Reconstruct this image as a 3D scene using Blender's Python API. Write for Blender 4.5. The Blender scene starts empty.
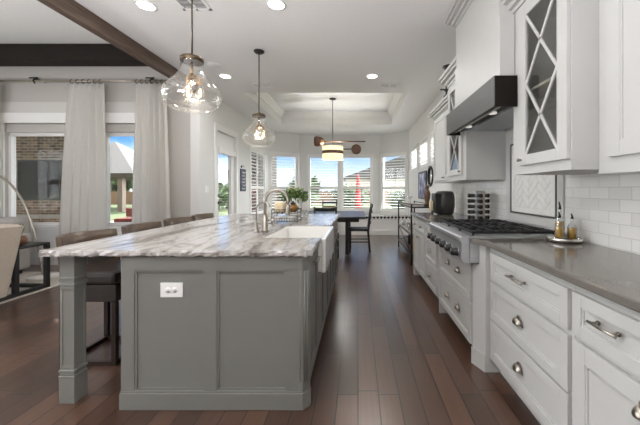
import bpy, bmesh, math, random
from mathutils import Matrix, Vector
random.seed(7)
PI = math.pi
S = bpy.context.scene
C = S.collection

# ------------------------------------------------------------------ camera, world, sun, exposure
cam = bpy.data.cameras.new('camera')
cam_o = bpy.data.objects.new('camera', cam); C.objects.link(cam_o)
cam_o.location = (0, 0, 1.27); cam_o.rotation_euler = (PI/2, 0, 0)
cam.sensor_width = 36; cam.lens = 300/640*36
cam.shift_x = -38/640; cam.shift_y = -22.5/640
cam.clip_start = 0.05; cam.clip_end = 300
S.camera = cam_o

S.view_settings.view_transform = 'Standard'
S.view_settings.look = 'None'
S.view_settings.gamma = 1
S.view_settings.use_curve_mapping = False
S.view_settings.exposure = 0.55
SKY = 1.7
SUN = 12.0
HAZE = 0.14
UP1, UP2 = 205, 42     # added unseen fill uplights: behind the camera, in the living room
CAN_W = 4.5          # watts of each recessed ceiling lamp
S.cycles.max_bounces = 10
S.cycles.diffuse_bounces = 6
S.cycles.transparent_max_bounces = 24
S.cycles.sample_clamp_indirect = 6
S.cycles.caustics_reflective = False
S.cycles.caustics_refractive = False

w = bpy.data.worlds.new('world'); S.world = w; w.use_nodes = True
nt = w.node_tree; nt.nodes.clear()
wo = nt.nodes.new('ShaderNodeOutputWorld'); bg = nt.nodes.new('ShaderNodeBackground')
tc = nt.nodes.new('ShaderNodeTexCoord'); sx = nt.nodes.new('ShaderNodeSeparateXYZ')
rp = nt.nodes.new('ShaderNodeValToRGB'); rp.color_ramp.elements[0].position = 0.0
rp.color_ramp.elements[0].color = (0.52, 0.57, 0.64, 1)
rp.color_ramp.elements[1].position = 0.55; rp.color_ramp.elements[1].color = (0.10, 0.26, 0.60, 1)
e = rp.color_ramp.elements.new(0.07); e.color = (0.34, 0.45, 0.60, 1)
e = rp.color_ramp.elements.new(0.13); e.color = (0.085, 0.24, 0.50, 1)
e = rp.color_ramp.elements.new(0.19); e.color = (0.036, 0.15, 0.37, 1)
ns = nt.nodes.new('ShaderNodeTexNoise'); ns.inputs['Scale'].default_value = 3.0; ns.inputs['Detail'].default_value = 5
mp = nt.nodes.new('ShaderNodeMapping'); mp.inputs['Scale'].default_value = (1, 1, 3.5)
cr = nt.nodes.new('ShaderNodeValToRGB'); cr.color_ramp.elements[0].position = 0.52; cr.color_ramp.elements[1].position = 0.72
cr.color_ramp.elements[0].color = (0, 0, 0, 1); cr.color_ramp.elements[1].color = (0.3, 0.3, 0.3, 1)
mx = nt.nodes.new('ShaderNodeMix'); mx.data_type = 'RGBA'
mx.inputs[7].default_value = (0.95, 0.97, 1.0, 1)
L = nt.links.new
L(tc.outputs['Generated'], sx.inputs[0]); L(sx.outputs['Z'], rp.inputs[0])
L(tc.outputs['Generated'], mp.inputs[0]); L(mp.outputs[0], ns.inputs['Vector']); L(ns.outputs[0], cr.inputs[0])
L(cr.outputs[0], mx.inputs[0]); L(rp.outputs[0], mx.inputs[6])
# sky dim behind the camera, blue ahead; bright side bands added as fill
hz = nt.nodes.new('ShaderNodeMapRange'); hz.inputs[1].default_value = 0.25; hz.inputs[2].default_value = -0.55; hz.inputs[3].default_value = 0; hz.inputs[4].default_value = 1
m2 = nt.nodes.new('ShaderNodeMix'); m2.data_type = 'RGBA'; m2.inputs[7].default_value = (HAZE, HAZE*0.985, HAZE*0.96, 1)
h3 = nt.nodes.new('ShaderNodeMapRange'); h3.inputs[1].default_value = 0.35; h3.inputs[2].default_value = 0.75; h3.inputs[3].default_value = 0; h3.inputs[4].default_value = 1
m3 = nt.nodes.new('ShaderNodeMix'); m3.data_type = 'RGBA'; m3.inputs[7].default_value = (8.0, 8.1, 8.2, 1)
h4 = nt.nodes.new('ShaderNodeMapRange'); h4.inputs[1].default_value = -0.82; h4.inputs[2].default_value = -0.94; h4.inputs[3].default_value = 0; h4.inputs[4].default_value = 0.35
ad = nt.nodes.new('ShaderNodeMath'); ad.operation = 'ADD'; L(sx.outputs['X'], h4.inputs[0]); L(h3.outputs[0], ad.inputs[0]); L(h4.outputs[0], ad.inputs[1])
L(sx.outputs['X'], h3.inputs[0]); L(ad.outputs[0], m3.inputs[0]); L(m2.outputs[2], m3.inputs[6])
L(sx.outputs['Y'], hz.inputs[0]); L(hz.outputs[0], m2.inputs[0]); L(mx.outputs[2], m2.inputs[6]); L(m3.outputs[2], bg.inputs[0])
bg.inputs[1].default_value = SKY; L(bg.outputs[0], wo.inputs[0])

def uplight(nm, loc, sx_, sy_, watts, tilt=0):
    l = bpy.data.lights.new(nm, 'AREA'); l.shape = 'RECTANGLE'; l.size = sx_; l.size_y = sy_; l.energy = watts; l.color = (0.945, 0.945, 1.0)
    o = bpy.data.objects.new(nm, l); C.objects.link(o); o.location = loc; o.rotation_euler = (PI-math.radians(tilt), 0, 0)      # aimed at the ceiling
    return o
uplight('ceiling_fill_lamp', (-1.85, -0.75, 1.0), 1.4, 0.9, UP1, 0)  # unseen fill added to brighten the kitchen ceiling
uplight('living_room_fill_lamp', (-5.3, 1.5, 1.2), 0.8, 0.8, UP2)  # unseen fill added to brighten the living room, not a real floor lamp
sun = bpy.data.lights.new('sun', 'SUN'); sun.energy = SUN; sun.angle = 0.01; sun.color = (1, 0.95, 0.88)
sun_o = bpy.data.objects.new('sun', sun); C.objects.link(sun_o)
sun_o.rotation_euler = (math.radians(-33), 0, math.radians(-3))    # high, from beyond the bay windows

# ------------------------------------------------------------------ materials
def lin(c):
    def f(v):
        v /= 255
        return v/12.92 if v <= 0.04045 else ((v+0.055)/1.055)**2.4
    return (f(c[0]), f(c[1]), f(c[2]), 1)

def mat(name, col, rough=0.5, metal=0.0, spec=0.5, coat=0.0, emis=None, es=0.0):
    m = bpy.data.materials.new(name); m.use_nodes = True
    b = m.node_tree.nodes['Principled BSDF']
    b.inputs['Base Color'].default_value = lin(col)
    b.inputs['Roughness'].default_value = rough
    b.inputs['Metallic'].default_value = metal
    b.inputs['Specular IOR Level'].default_value = spec
    b.inputs['Coat Weight'].default_value = coat
    if emis:
        b.inputs['Emission Color'].default_value = lin(emis); b.inputs['Emission Strength'].default_value = es
    return m

def nodes(m):
    n = m.node_tree; return n, n.nodes['Principled BSDF'], n.nodes, n.links.new

def add_noise(m, scale=20, amount=0.08, bump=0.0, bscale=None, stretch=(1, 1, 1), rough=None):
    """Slight mottling of the base colour and an optional bump."""
    n, b, N, K = nodes(m)
    g = N.new('ShaderNodeNewGeometry'); mpn = N.new('ShaderNodeMapping'); mpn.inputs['Scale'].default_value = stretch
    t = N.new('ShaderNodeTexNoise'); t.inputs['Scale'].default_value = scale; t.inputs['Detail'].default_value = 4
    K(g.outputs['Position'], mpn.inputs[0]); K(mpn.outputs[0], t.inputs['Vector'])
    c = tuple(b.inputs['Base Color'].default_value)
    r = N.new('ShaderNodeValToRGB')
    r.color_ramp.elements[0].position = 0.3; r.color_ramp.elements[1].position = 0.7
    r.color_ramp.elements[0].color = tuple(max(0, v*(1-amount)) for v in c[:3])+(1,)
    r.color_ramp.elements[1].color = tuple(min(1, v*(1+amount)) for v in c[:3])+(1,)
    K(t.outputs[0], r.inputs[0]); K(r.outputs[0], b.inputs['Base Color'])
    if bump:
        bp = N.new('ShaderNodeBump'); bp.inputs['Strength'].default_value = bump; bp.inputs['Distance'].default_value = 0.01
        t2 = N.new('ShaderNodeTexNoise'); t2.inputs['Scale'].default_value = bscale or scale; t2.inputs['Detail'].default_value = 3
        K(mpn.outputs[0], t2.inputs['Vector']); K(t2.outputs[0], bp.inputs['Height']); K(bp.outputs[0], b.inputs['Normal'])
    return m

M = {}
M['wall'] = add_noise(mat('wall_paint', (226, 225, 223), 0.75, spec=0.2), 60, 0.02)
M['taupe'] = add_noise(mat('taupe_wall_paint', (190, 186, 181), 0.75, spec=0.2), 60, 0.02)
M['ceil'] = add_noise(mat('ceiling_paint', (234, 233, 231), 0.85, spec=0.15), 40, 0.02)
M['headboard'] = mat('window_head_paint', (206, 203, 199), 0.6)
M['trayceil'] = add_noise(mat('tray_ceiling_paint', (232, 232, 231), 0.85, spec=0.15), 40, 0.01)
M['trim'] = mat('trim_paint', (236, 235, 233), 0.4)
M['white'] = add_noise(mat('cabinet_paint', (192, 191, 188), 0.5, spec=0.45), 8, 0.012)
M['island'] = add_noise(mat('island_paint', (122, 121, 116), 0.42, spec=0.4), 8, 0.015)
M['steel'] = add_noise(mat('stainless_steel', (206, 207, 210), 0.42, 1.0), 3, 0.06, stretch=(1, 1, 60))
M['chrome'] = mat('polished_nickel', (205, 202, 196), 0.12, 1.0)
M['nickel'] = mat('brushed_nickel', (158, 151, 141), 0.28, 1.0)
M['hoodsteel'] = add_noise(mat('hood_steel_dark_reflection', (52, 48, 46), 0.4, 1.0), 3, 0.05, stretch=(1, 40, 40))  # hood steel darkened to paint in the near side's dark reflection
M['hoodfront'] = add_noise(mat('hood_steel_pale_reflection', (112, 111, 112), 0.55, 1.0), 3, 0.05, stretch=(1, 1, 40))  # paler copy of the hood steel, its brighter reflection painted in
M['black'] = mat('black_metal', (26, 25, 25), 0.42)
M['iron'] = add_noise(mat('cast_iron', (30, 30, 31), 0.5), 60, 0.2)
M['knob'] = mat('black_knob', (20, 19, 19), 0.5)
M['blackwood'] = add_noise(mat('black_stained_wood', (38, 35, 33), 0.35), 10, 0.2, stretch=(12, 1, 1))
M['leather'] = add_noise(mat('brown_leather', (80, 63, 48), 0.33, spec=0.6), 14, 0.25, 0.15, 60)
M['darkleather'] = add_noise(mat('black_leather', (44, 39, 36), 0.30, spec=0.6), 20, 0.15, 0.15, 60)
M['stoolwood'] = mat('dark_stool_wood', (48, 36, 30), 0.35)
M['sinkwhite'] = mat('glazed_fireclay', (238, 237, 233), 0.12, spec=0.6)
M['plate'] = mat('white_plastic', (240, 239, 236), 0.35)
M['slot'] = mat('dark_slot', (40, 40, 40), 0.6)
M['walnut'] = add_noise(mat('walnut_wood', (92, 64, 46), 0.45), 6, 0.25, stretch=(2, 14, 14))
M['beam'] = add_noise(mat('stained_beam', (92, 77, 67), 0.7, spec=0.3), 5, 0.28, 0.25, 12, stretch=(12, 0.8, 12))
M['beamdark'] = add_noise(mat('dark_beam', (34, 29, 27), 0.6, spec=0.2), 5, 0.2, stretch=(0.8, 12, 12))
M['shed'] = mat('dark_view_boards', (46, 40, 36), 0.8)  # dark tone of the block added outside the shutters
M['brass'] = mat('aged_brass', (150, 118, 72), 0.3, 1.0)
M['capmetal'] = mat('bronze_cap', (96, 82, 66), 0.3, 0.9)
M['cord'] = mat('bronze_rod', (92, 84, 76), 0.35, 0.9)
M['linen'] = add_noise(mat('beige_linen', (182, 170, 156), 0.9, spec=0.1), 90, 0.08, 0.2, 250)
M['sofa'] = add_noise(mat('grey_linen', (170, 165, 160), 0.9, spec=0.1), 90, 0.06, 0.2, 250)
M['rug'] = add_noise(mat('cream_rug', (196, 188, 178), 0.95, spec=0.05), 50, 0.15, 0.4, 180)
M['marble'] = add_noise(mat('white_marble', (220, 216, 210), 0.2), 9, 0.1)
M['leaf'] = add_noise(mat('leaf_green', (72, 104, 48), 0.5), 30, 0.3)
M['leaflight'] = add_noise(mat('leaf_pale_green', (142, 160, 96), 0.5), 30, 0.25)
M['petal'] = mat('cream_petal', (238, 232, 206), 0.6)
M['treeleaf'] = add_noise(mat('tree_leaf', (58, 78, 40), 0.6), 3, 0.4)
M['bark'] = add_noise(mat('bark', (92, 74, 58), 0.9), 20, 0.3)
M['shingle'] = add_noise(mat('grey_shingle', (88, 86, 84), 0.9), 8, 0.2)
M['patiopost'] = mat('patio_timber', (96, 84, 74), 0.7)
M['darktrim'] = mat('dark_soffit', (66, 54, 46), 0.7)
M['darkred'] = mat('faded_red_canvas', (112, 46, 42), 0.8)
M['red'] = mat('red_canvas', (176, 34, 34), 0.7)
M['fence'] = add_noise(mat('cedar_fence', (122, 96, 72), 0.8), 4, 0.25, stretch=(6, 6, 0.5))
M['tv'] = mat('tv_screen', (20, 28, 32), 0.12)
M['bread'] = add_noise(mat('bread_crust', (222, 204, 170), 0.7), 30, 0.12)
M['gourd'] = add_noise(mat('amber_glaze', (124, 84, 20), 0.2, coat=0.5), 18, 0.3)
M['potwhite'] = mat('white_ceramic', (232, 231, 228), 0.25)
M['copper'] = add_noise(mat('copper_glaze', (112, 78, 54), 0.3), 12, 0.4)
M['oil'] = mat('olive_oil', (176, 132, 40), 0.2)
M['spice'] = add_noise(mat('dark_spice', (62, 54, 48), 0.4), 60, 0.4)
M['sign'] = mat('slate_sign', (58, 62, 80), 0.6)
M['chalk'] = mat('white_lettering', (216, 216, 222), 0.7)
M['cream_shade'] = mat('drum_linen', (246, 236, 206), 0.8, emis=(255, 232, 180), es=0.62)
M['darkgrey'] = mat('graphite_plastic', (52, 51, 50), 0.35)
M['cabinside'] = mat('cabinet_interior', (196, 190, 180), 0.6)
M['plaque'] = add_noise(mat('pewter_trim', (88, 84, 80), 0.4, 0.6), 30, 0.15)
M['concrete'] = add_noise(mat('pale_concrete', (196, 190, 180), 0.9), 3, 0.08)
M['slate'] = add_noise(mat('dim_bounce_ground', (78, 76, 72), 0.9), 3, 0.08)  # dark tone set to cut light bounced into the room
M['stucco'] = add_noise(mat('pale_house_wall', (206, 200, 190), 0.9), 3, 0.05)
M['lamp'] = mat('lamp_lens', (255, 255, 255), 0.5, emis=(255, 250, 240), es=9.0)
M['filament'] = mat('glowing_filament', (255, 220, 160), 0.5, emis=(255, 205, 130), es=6.0)
M['strip'] = mat('hood_lamp', (255, 255, 255), 0.4, emis=(255, 250, 240), es=0.3)

def brick_mat(name, axes, width, height, c1, c2, mortar, msize, rough, bumpd=0.4, offset=0.5, spec=0.5, dist=0.004, mottle=0.0, wav=0.0):
    m = bpy.data.materials.new(name); m.use_nodes = True
    n, b, N, K = nodes(m)
    g = N.new('ShaderNodeNewGeometry'); s = N.new('ShaderNodeSeparateXYZ'); c = N.new('ShaderNodeCombineXYZ')
    K(g.outputs['Position'], s.inputs[0]); K(s.outputs[axes[0]], c.inputs[0]); K(s.outputs[axes[1]], c.inputs[1])
    t = N.new('ShaderNodeTexBrick'); t.inputs['Scale'].default_value = 1
    t.inputs['Brick Width'].default_value = width; t.inputs['Row Height'].default_value = height
    t.inputs['Mortar Size'].default_value = msize; t.inputs['Mortar Smooth'].default_value = 0.3
    t.inputs['Color1'].default_value = lin(c1); t.inputs['Color2'].default_value = lin(c2); t.inputs['Mortar'].default_value = lin(mortar)
    t.offset = offset; t.inputs['Bias'].default_value = 0.0
    K(c.outputs[0], t.inputs['Vector'])
    out = t.outputs['Color']
    if mottle:
        nz = N.new('ShaderNodeTexNoise'); nz.inputs['Scale'].default_value = 5; nz.inputs['Detail'].default_value = 5
        K(g.outputs['Position'], nz.inputs['Vector'])
        r = N.new('ShaderNodeValToRGB'); r.color_ramp.elements[0].color = (1-mottle,)*3+(1,); r.color_ramp.elements[1].color = (1+mottle,)*3+(1,)
        r.color_ramp.elements[0].position = 0.3; r.color_ramp.elements[1].position = 0.7
        mm = N.new('ShaderNodeMix'); mm.data_type = 'RGBA'; mm.blend_type = 'MULTIPLY'; mm.inputs[0].default_value = 1
        K(nz.outputs[0], r.inputs[0]); K(out, mm.inputs[6]); K(r.outputs[0], mm.inputs[7]); out = mm.outputs[2]
    K(out, b.inputs['Base Color'])
    b.inputs['Roughness'].default_value = rough; b.inputs['Specular IOR Level'].default_value = spec
    bp = N.new('ShaderNodeBump'); bp.inputs['Strength'].default_value = bumpd; bp.inputs['Distance'].default_value = dist; bp.invert = True
    K(t.outputs['Fac'], bp.inputs['Height'])
    last = bp
    if wav:
        nz2 = N.new('ShaderNodeTexNoise'); nz2.inputs['Scale'].default_value = 16; K(g.outputs['Position'], nz2.inputs['Vector'])
        b2 = N.new('ShaderNodeBump'); b2.inputs['Strength'].default_value = wav; b2.inputs['Distance'].default_value = 0.01
        K(nz2.outputs[0], b2.inputs['Height']); K(bp.outputs[0], b2.inputs['Normal']); last = b2
    K(last.outputs[0], b.inputs['Normal'])
    return m
M['tile'] = brick_mat('glazed_subway_tile', ('Y', 'Z'), 0.150, 0.0715, (226, 224, 221), (214, 212, 208), (200, 197, 192), 0.0022, 0.10, 0.5, wav=0.06)
M['brick'] = brick_mat('patio_brick', ('X', 'Z'), 0.22, 0.075, (176, 142, 116), (118, 92, 76), (188, 176, 162), 0.012, 0.9, 0.6, mottle=0.3)

def floor_mat():
    m = bpy.data.materials.new('walnut_plank_floor'); m.use_nodes = True
    n, b, N, K = nodes(m)
    g = N.new('ShaderNodeNewGeometry'); s = N.new('ShaderNodeSeparateXYZ'); c = N.new('ShaderNodeCombineXYZ')
    K(g.outputs['Position'], s.inputs[0]); K(s.outputs['Y'], c.inputs[0]); K(s.outputs['X'], c.inputs[1])
    t = N.new('ShaderNodeTexBrick'); t.inputs['Scale'].default_value = 1
    t.inputs['Brick Width'].default_value = 0.93; t.inputs['Row Height'].default_value = 0.127
    t.inputs['Mortar Size'].default_value = 0.004; t.inputs['Mortar Smooth'].default_value = 0.15
    t.offset = 0.37; t.offset_frequency = 3; t.squash = 1.25; t.squash_frequency = 2
    t.inputs['Color1'].default_value = lin((94, 67, 52)); t.inputs['Color2'].default_value = lin((58, 39, 30)); t.inputs['Mortar'].default_value = lin((26, 18, 15))
    K(c.outputs[0], t.inputs['Vector'])
    mpn = N.new('ShaderNodeMapping'); mpn.inputs['Scale'].default_value = (30, 0.9, 1); K(g.outputs['Position'], mpn.inputs[0])
    nz = N.new('ShaderNodeTexNoise'); nz.inputs['Scale'].default_value = 1.6; nz.inputs['Detail'].default_value = 3; nz.inputs['Roughness'].default_value = 0.5
    K(mpn.outputs[0], nz.inputs['Vector'])
    r = N.new('ShaderNodeValToRGB'); r.color_ramp.elements[0].position = 0.3; r.color_ramp.elements[1].position = 0.72
    r.color_ramp.elements[0].color = (0.9, 0.89, 0.88, 1); r.color_ramp.elements[1].color = (1.1, 1.1, 1.1, 1)
    mm = N.new('ShaderNodeMix'); mm.data_type = 'RGBA'; mm.blend_type = 'MULTIPLY'; mm.inputs[0].default_value = 1
    K(nz.outputs[0], r.inputs[0]); K(t.outputs['Color'], mm.inputs[6]); K(r.outputs[0], mm.inputs[7])
    K(mm.outputs[2], b.inputs['Base Color'])
    b.inputs['Specular IOR Level'].default_value = 0.7; b.inputs['Coat Weight'].default_value = 0.6; b.inputs['Coat Roughness'].default_value = 0.26
    rr = N.new('ShaderNodeMapRange'); rr.inputs[3].default_value = 0.26; rr.inputs[4].default_value = 0.34
    K(nz.outputs[0], rr.inputs[0]); K(rr.outputs[0], b.inputs['Roughness'])
    bp = N.new('ShaderNodeBump'); bp.inputs['Strength'].default_value = 0.5; bp.inputs['Distance'].default_value = 0.004; bp.invert = True
    K(t.outputs['Fac'], bp.inputs['Height'])
    mp2 = N.new('ShaderNodeMapping'); mp2.inputs['Scale'].default_value = (5, 2.2, 1); K(g.outputs['Position'], mp2.inputs[0])
    n2 = N.new('ShaderNodeTexNoise'); n2.inputs['Scale'].default_value = 4; K(mp2.outputs[0], n2.inputs['Vector'])
    b2 = N.new('ShaderNodeBump'); b2.inputs['Strength'].default_value = 0.035; b2.inputs['Distance'].default_value = 0.01
    K(n2.outputs[0], b2.inputs['Height']); K(bp.outputs[0], b2.inputs['Normal']); K(b2.outputs[0], b.inputs['Normal'])
    return m
M['floor'] = floor_mat()

def granite():
    m = bpy.data.materials.new('veined_granite'); m.use_nodes = True
    n, b, N, K = nodes(m)
    g = N.new('ShaderNodeNewGeometry')
    mpn = N.new('ShaderNodeMapping'); mpn.inputs['Rotation'].default_value = (0, 0, math.radians(-17)); mpn.inputs['Scale'].default_value = (1.0, 0.32, 1.0)
    K(g.outputs['Position'], mpn.inputs[0])
    def wave(scale, dist, det, dscale, ph):
        t = N.new('ShaderNodeTexWave'); t.wave_type = 'BANDS'; t.bands_direction = 'X'
        t.inputs['Scale'].default_value = scale; t.inputs['Distortion'].default_value = dist; t.inputs['Detail'].default_value = det
        t.inputs['Detail Scale'].default_value = dscale; t.inputs['Phase Offset'].default_value = ph
        K(mpn.outputs[0], t.inputs['Vector']); return t
    a = N.new('ShaderNodeTexNoise'); a.inputs['Scale'].default_value = 3.4; a.inputs['Detail'].default_value = 7; a.inputs['Roughness'].default_value = 0.62; a.inputs['Distortion'].default_value = 1.1
    K(mpn.outputs[0], a.inputs['Vector'])
    r = N.new('ShaderNodeValToRGB'); E = r.color_ramp.elements
    E[0].position = 0.28; E[0].color = lin((104, 96, 90)); E[1].position = 1.0; E[1].color = lin((196, 193, 190))
    for p, c in ((0.36, (128, 120, 114)), (0.42, (164, 158, 153)), (0.50, (186, 182, 178)), (0.57, (194, 191, 188)), (0.62, (166, 160, 156)), (0.67, (126, 119, 114)), (0.72, (176, 172, 168))):
        x = E.new(p); x.color = lin(c)
    K(a.outputs[0], r.inputs[0])
    a2 = wave(3.4, 9, 5, 2.2, 3.0)
    r2 = N.new('ShaderNodeValToRGB'); E = r2.color_ramp.elements
    E[0].position = 0.0; E[0].color = (0.55, 0.51, 0.48, 1); E[1].position = 0.22; E[1].color = (1, 1, 1, 1)
    K(a2.outputs[0], r2.inputs[0])
    mm = N.new('ShaderNodeMix'); mm.data_type = 'RGBA'; mm.blend_type = 'MULTIPLY'; mm.inputs[0].default_value = 0.5
    K(r.outputs[0], mm.inputs[6]); K(r2.outputs[0], mm.inputs[7]); K(mm.outputs[2], b.inputs['Base Color'])
    b.inputs['Roughness'].default_value = 0.16
    return m
M['granite'] = granite()
M['quartz'] = add_noise(mat('taupe_quartz', (112, 107, 101), 0.13, spec=0.6), 120, 0.10)

def clear_glass(name, fac=0.06, tint=(1, 1, 1), rim=0.35):
    m = bpy.data.materials.new(name); m.use_nodes = True
    n = m.node_tree; n.nodes.clear(); N = n.nodes; K = n.links.new
    o = N.new('ShaderNodeOutputMaterial'); x = N.new('ShaderNodeMixShader'); t = N.new('ShaderNodeBsdfTransparent'); gl = N.new('ShaderNodeBsdfGlossy')
    t.inputs[0].default_value = tint+(1,); gl.inputs['Roughness'].default_value = 0.03
    lw = N.new('ShaderNodeLayerWeight'); lw.inputs[0].default_value = 0.35
    mr = N.new('ShaderNodeMapRange'); mr.inputs[3].default_value = fac; mr.inputs[4].default_value = rim
    K(lw.outputs['Facing'], mr.inputs[0]); K(mr.outputs[0], x.inputs[0]); K(t.outputs[0], x.inputs[1]); K(gl.outputs[0], x.inputs[2]); K(x.outputs[0], o.inputs[0])
    return m
M['pane'] = clear_glass('window_glass', 0.03, (0.97, 0.98, 0.98), 0.2)
M['cabglass'] = clear_glass('cabinet_glass', 0.05, (0.86, 0.87, 0.86), 0.3)
def blown_glass():
    m = clear_glass('blown_glass', 0.085, (0.985, 0.98, 0.97), 0.6)
    n = m.node_tree; N = n.nodes; K = n.links.new
    gl = [x for x in N if x.type == 'BSDF_GLOSSY'][0]; mxs = [x for x in N if x.type == 'MIX_SHADER'][0]
    tl = N.new('ShaderNodeBsdfTranslucent'); tl.inputs[0].default_value = (1, 1, 1, 1); a = N.new('ShaderNodeMixShader'); a.inputs[0].default_value = 0.10
    K(gl.outputs[0], a.inputs[1]); K(tl.outputs[0], a.inputs[2]); K(a.outputs[0], mxs.inputs[2])
    return m
M['globe'] = blown_glass()
M['tumbler'] = clear_glass('drinking_glass', 0.10, (0.93, 0.95, 0.95), 0.6)

def curtain_mat():
    m = bpy.data.materials.new('white_curtain_linen'); m.use_nodes = True
    n = m.node_tree; b = n.nodes['Principled BSDF']; N = n.nodes; K = n.links.new
    b.inputs['Base Color'].default_value = lin((240, 238, 234)); b.inputs['Roughness'].default_value = 0.95; b.inputs['Specular IOR Level'].default_value = 0.05
    t = N.new('ShaderNodeBsdfTranslucent'); t.inputs[0].default_value = lin((240, 236, 230))
    x = N.new('ShaderNodeMixShader'); x.inputs[0].default_value = 0.12
    K(b.outputs[0], x.inputs[1]); K(t.outputs[0], x.inputs[2]); K(x.outputs[0], N['Material Output'].inputs[0])
    return m
M['curtain'] = curtain_mat()
def blanket_mat():
    m = mat('patterned_cushion', (235, 232, 228), 0.9)
    n, b, N, K = nodes(m)
    g = N.new('ShaderNodeNewGeometry'); mpn = N.new('ShaderNodeMapping'); mpn.inputs['Rotation'].default_value = (0, PI/4, 0)
    t = N.new('ShaderNodeTexChecker'); t.inputs['Scale'].default_value = 14
    t.inputs[1].default_value = lin((30, 30, 32)); t.inputs[2].default_value = lin((232, 230, 226))
    K(g.outputs['Position'], mpn.inputs[0]); K(mpn.outputs[0], t.inputs[0]); K(t.outputs[0], b.inputs['Base Color'])
    return m
M['checker'] = blanket_mat()
def art_mat():
    m = mat('abstract_canvas', (120, 130, 170), 0.6)
    n, b, N, K = nodes(m)
    g = N.new('ShaderNodeNewGeometry'); t = N.new('ShaderNodeTexNoise'); t.inputs['Scale'].default_value = 9; t.inputs['Detail'].default_value = 3
    r = N.new('ShaderNodeValToRGB'); E = r.color_ramp.elements
    E[0].position = 0.3; E[0].color = lin((58, 66, 106)); E[1].position = 0.7; E[1].color = lin((206, 208, 218)); x = E.new(0.5); x.color = lin((128, 134, 168))
    K(g.outputs['Position'], t.inputs['Vector']); K(t.outputs[0], r.inputs[0]); K(r.outputs[0], b.inputs['Base Color'])
    return m
M['art'] = art_mat()
def grass_mat():
    return add_noise(mat('lawn_grass', (74, 86, 52), 0.9), 2.5, 0.3)
M['grass'] = grass_mat()

# ------------------------------------------------------------------ mesh helpers
class MB:
    def __init__(s, Mx=None):
        s.bm = bmesh.new(); s.M = Mx or Matrix.Identity(4)
    def _v(s, p): return s.bm.verts.new(s.M @ Vector(p))
    def box(s, x0, x1, y0, y1, z0, z1, bev=0.0):
        if x0 > x1: x0, x1 = x1, x0
        if y0 > y1: y0, y1 = y1, y0
        if z0 > z1: z0, z1 = z1, z0
        v = [s._v((x, y, z)) for x in (x0, x1) for y in (y0, y1) for z in (z0, z1)]
        F = [(0, 1, 3, 2), (4, 6, 7, 5), (0, 4, 5, 1), (2, 3, 7, 6), (0, 2, 6, 4), (1, 5, 7, 3)]
        fs = [s.bm.faces.new([v[i] for i in f]) for f in F]
        if bev:
            ed = list({e for f in fs for e in f.edges})
            bmesh.ops.bevel(s.bm, geom=ed, offset=bev, segments=2, affect='EDGES', profile=0.5)
        return s
    def prism(s, poly, z0, z1, axis='z', bev=0.0):
        """poly in the plane normal to axis; for axis x: (y,z), y: (x,z), z: (x,y)"""
        def P(a, b, c):
            return {'z': (a, b, c), 'x': (c, a, b), 'y': (a, c, b)}[axis]
        lo = [s._v(P(a, b, z0)) for a, b in poly]; hi = [s._v(P(a, b, z1)) for a, b in poly]
        n = len(poly); fs = [s.bm.faces.new(lo[::-1]), s.bm.faces.new(hi)]
        for i in range(n):
            j = (i+1) % n; fs.append(s.bm.faces.new([lo[i], lo[j], hi[j], hi[i]]))
        bmesh.ops.recalc_face_normals(s.bm, faces=fs)
        if bev:
            ed = list({e for f in fs[:2] for e in f.edges})
            bmesh.ops.bevel(s.bm, geom=ed, offset=bev, segments=2, affect='EDGES', profile=0.5)
        return s
    def tube(s, pts, r, n=10, cap=True, radii=None):
        pts = [Vector(p) for p in pts]; rings = []
        up = None
        for i, p in enumerate(pts):
            d = (pts[min(i+1, len(pts)-1)] - pts[max(i-1, 0)]).normalized()
            if up is None:
                up = Vector((0, 0, 1)) if abs(d.z) < 0.9 else Vector((1, 0, 0))
            a = d.cross(up).normalized(); b = a.cross(d).normalized(); up = b
            rr = radii[i] if radii else r
            rings.append([s._v(p + a*math.cos(2*PI*k/n)*rr + b*math.sin(2*PI*k/n)*rr) for k in range(n)])
        fs = []
        for i in range(len(rings)-1):
            for k in range(n):
                f = s.bm.faces.new([rings[i][k], rings[i][(k+1) % n], rings[i+1][(k+1) % n], rings[i+1][k]]); f.smooth = True; fs.append(f)
        if cap:
            fs.append(s.bm.faces.new(rings[0][::-1])); fs.append(s.bm.faces.new(rings[-1]))
        bmesh.ops.recalc_face_normals(s.bm, faces=fs)
        return s
    def cyl(s, p0, p1, r, n=16): return s.tube([p0, p1], r, n)
    def lathe(s, prof, c=(0, 0, 0), n=24, axis='z', sx=1.0, sy=1.0, cap=True):
        rings = []; fs = []
        for r, z in prof:
            ring = []
            for k in range(n):
                a = 2*PI*k/n; x, y = r*math.cos(a)*sx, r*math.sin(a)*sy
                p = {'z': (x, y, z), 'x': (z, x, y), 'y': (x, z, y)}[axis]
                ring.append(s._v((c[0]+p[0], c[1]+p[1], c[2]+p[2])))
            rings.append(ring)
        for i in range(len(rings)-1):
            for k in range(n):
                f = s.bm.faces.new([rings[i][k], rings[i][(k+1) % n], rings[i+1][(k+1) % n], rings[i+1][k]]); f.smooth = True; fs.append(f)
        if cap and prof[0][0] > 0: fs.append(s.bm.faces.new(rings[0][::-1]))
        if cap and prof[-1][0] > 0: fs.append(s.bm.faces.new(rings[-1]))
        bmesh.ops.remove_doubles(s.bm, verts=[v for r in (rings[0], rings[-1]) for v in r], dist=1e-6)
        fs = [f for f in fs if f.is_valid]
        bmesh.ops.recalc_face_normals(s.bm, faces=fs)
        return s
    def quad(s, *p):
        s.bm.faces.new([s._v(q) for q in p]); return s
    def ball(s, c, rx, ry, rz, n=16): 
        m = n//2
        return s.lathe([(rx*math.sin(PI*i/m) if 0 < i < m else 0.0, -rz*math.cos(PI*i/m)) for i in range(m+1)], c, n, sy=ry/rx)

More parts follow.
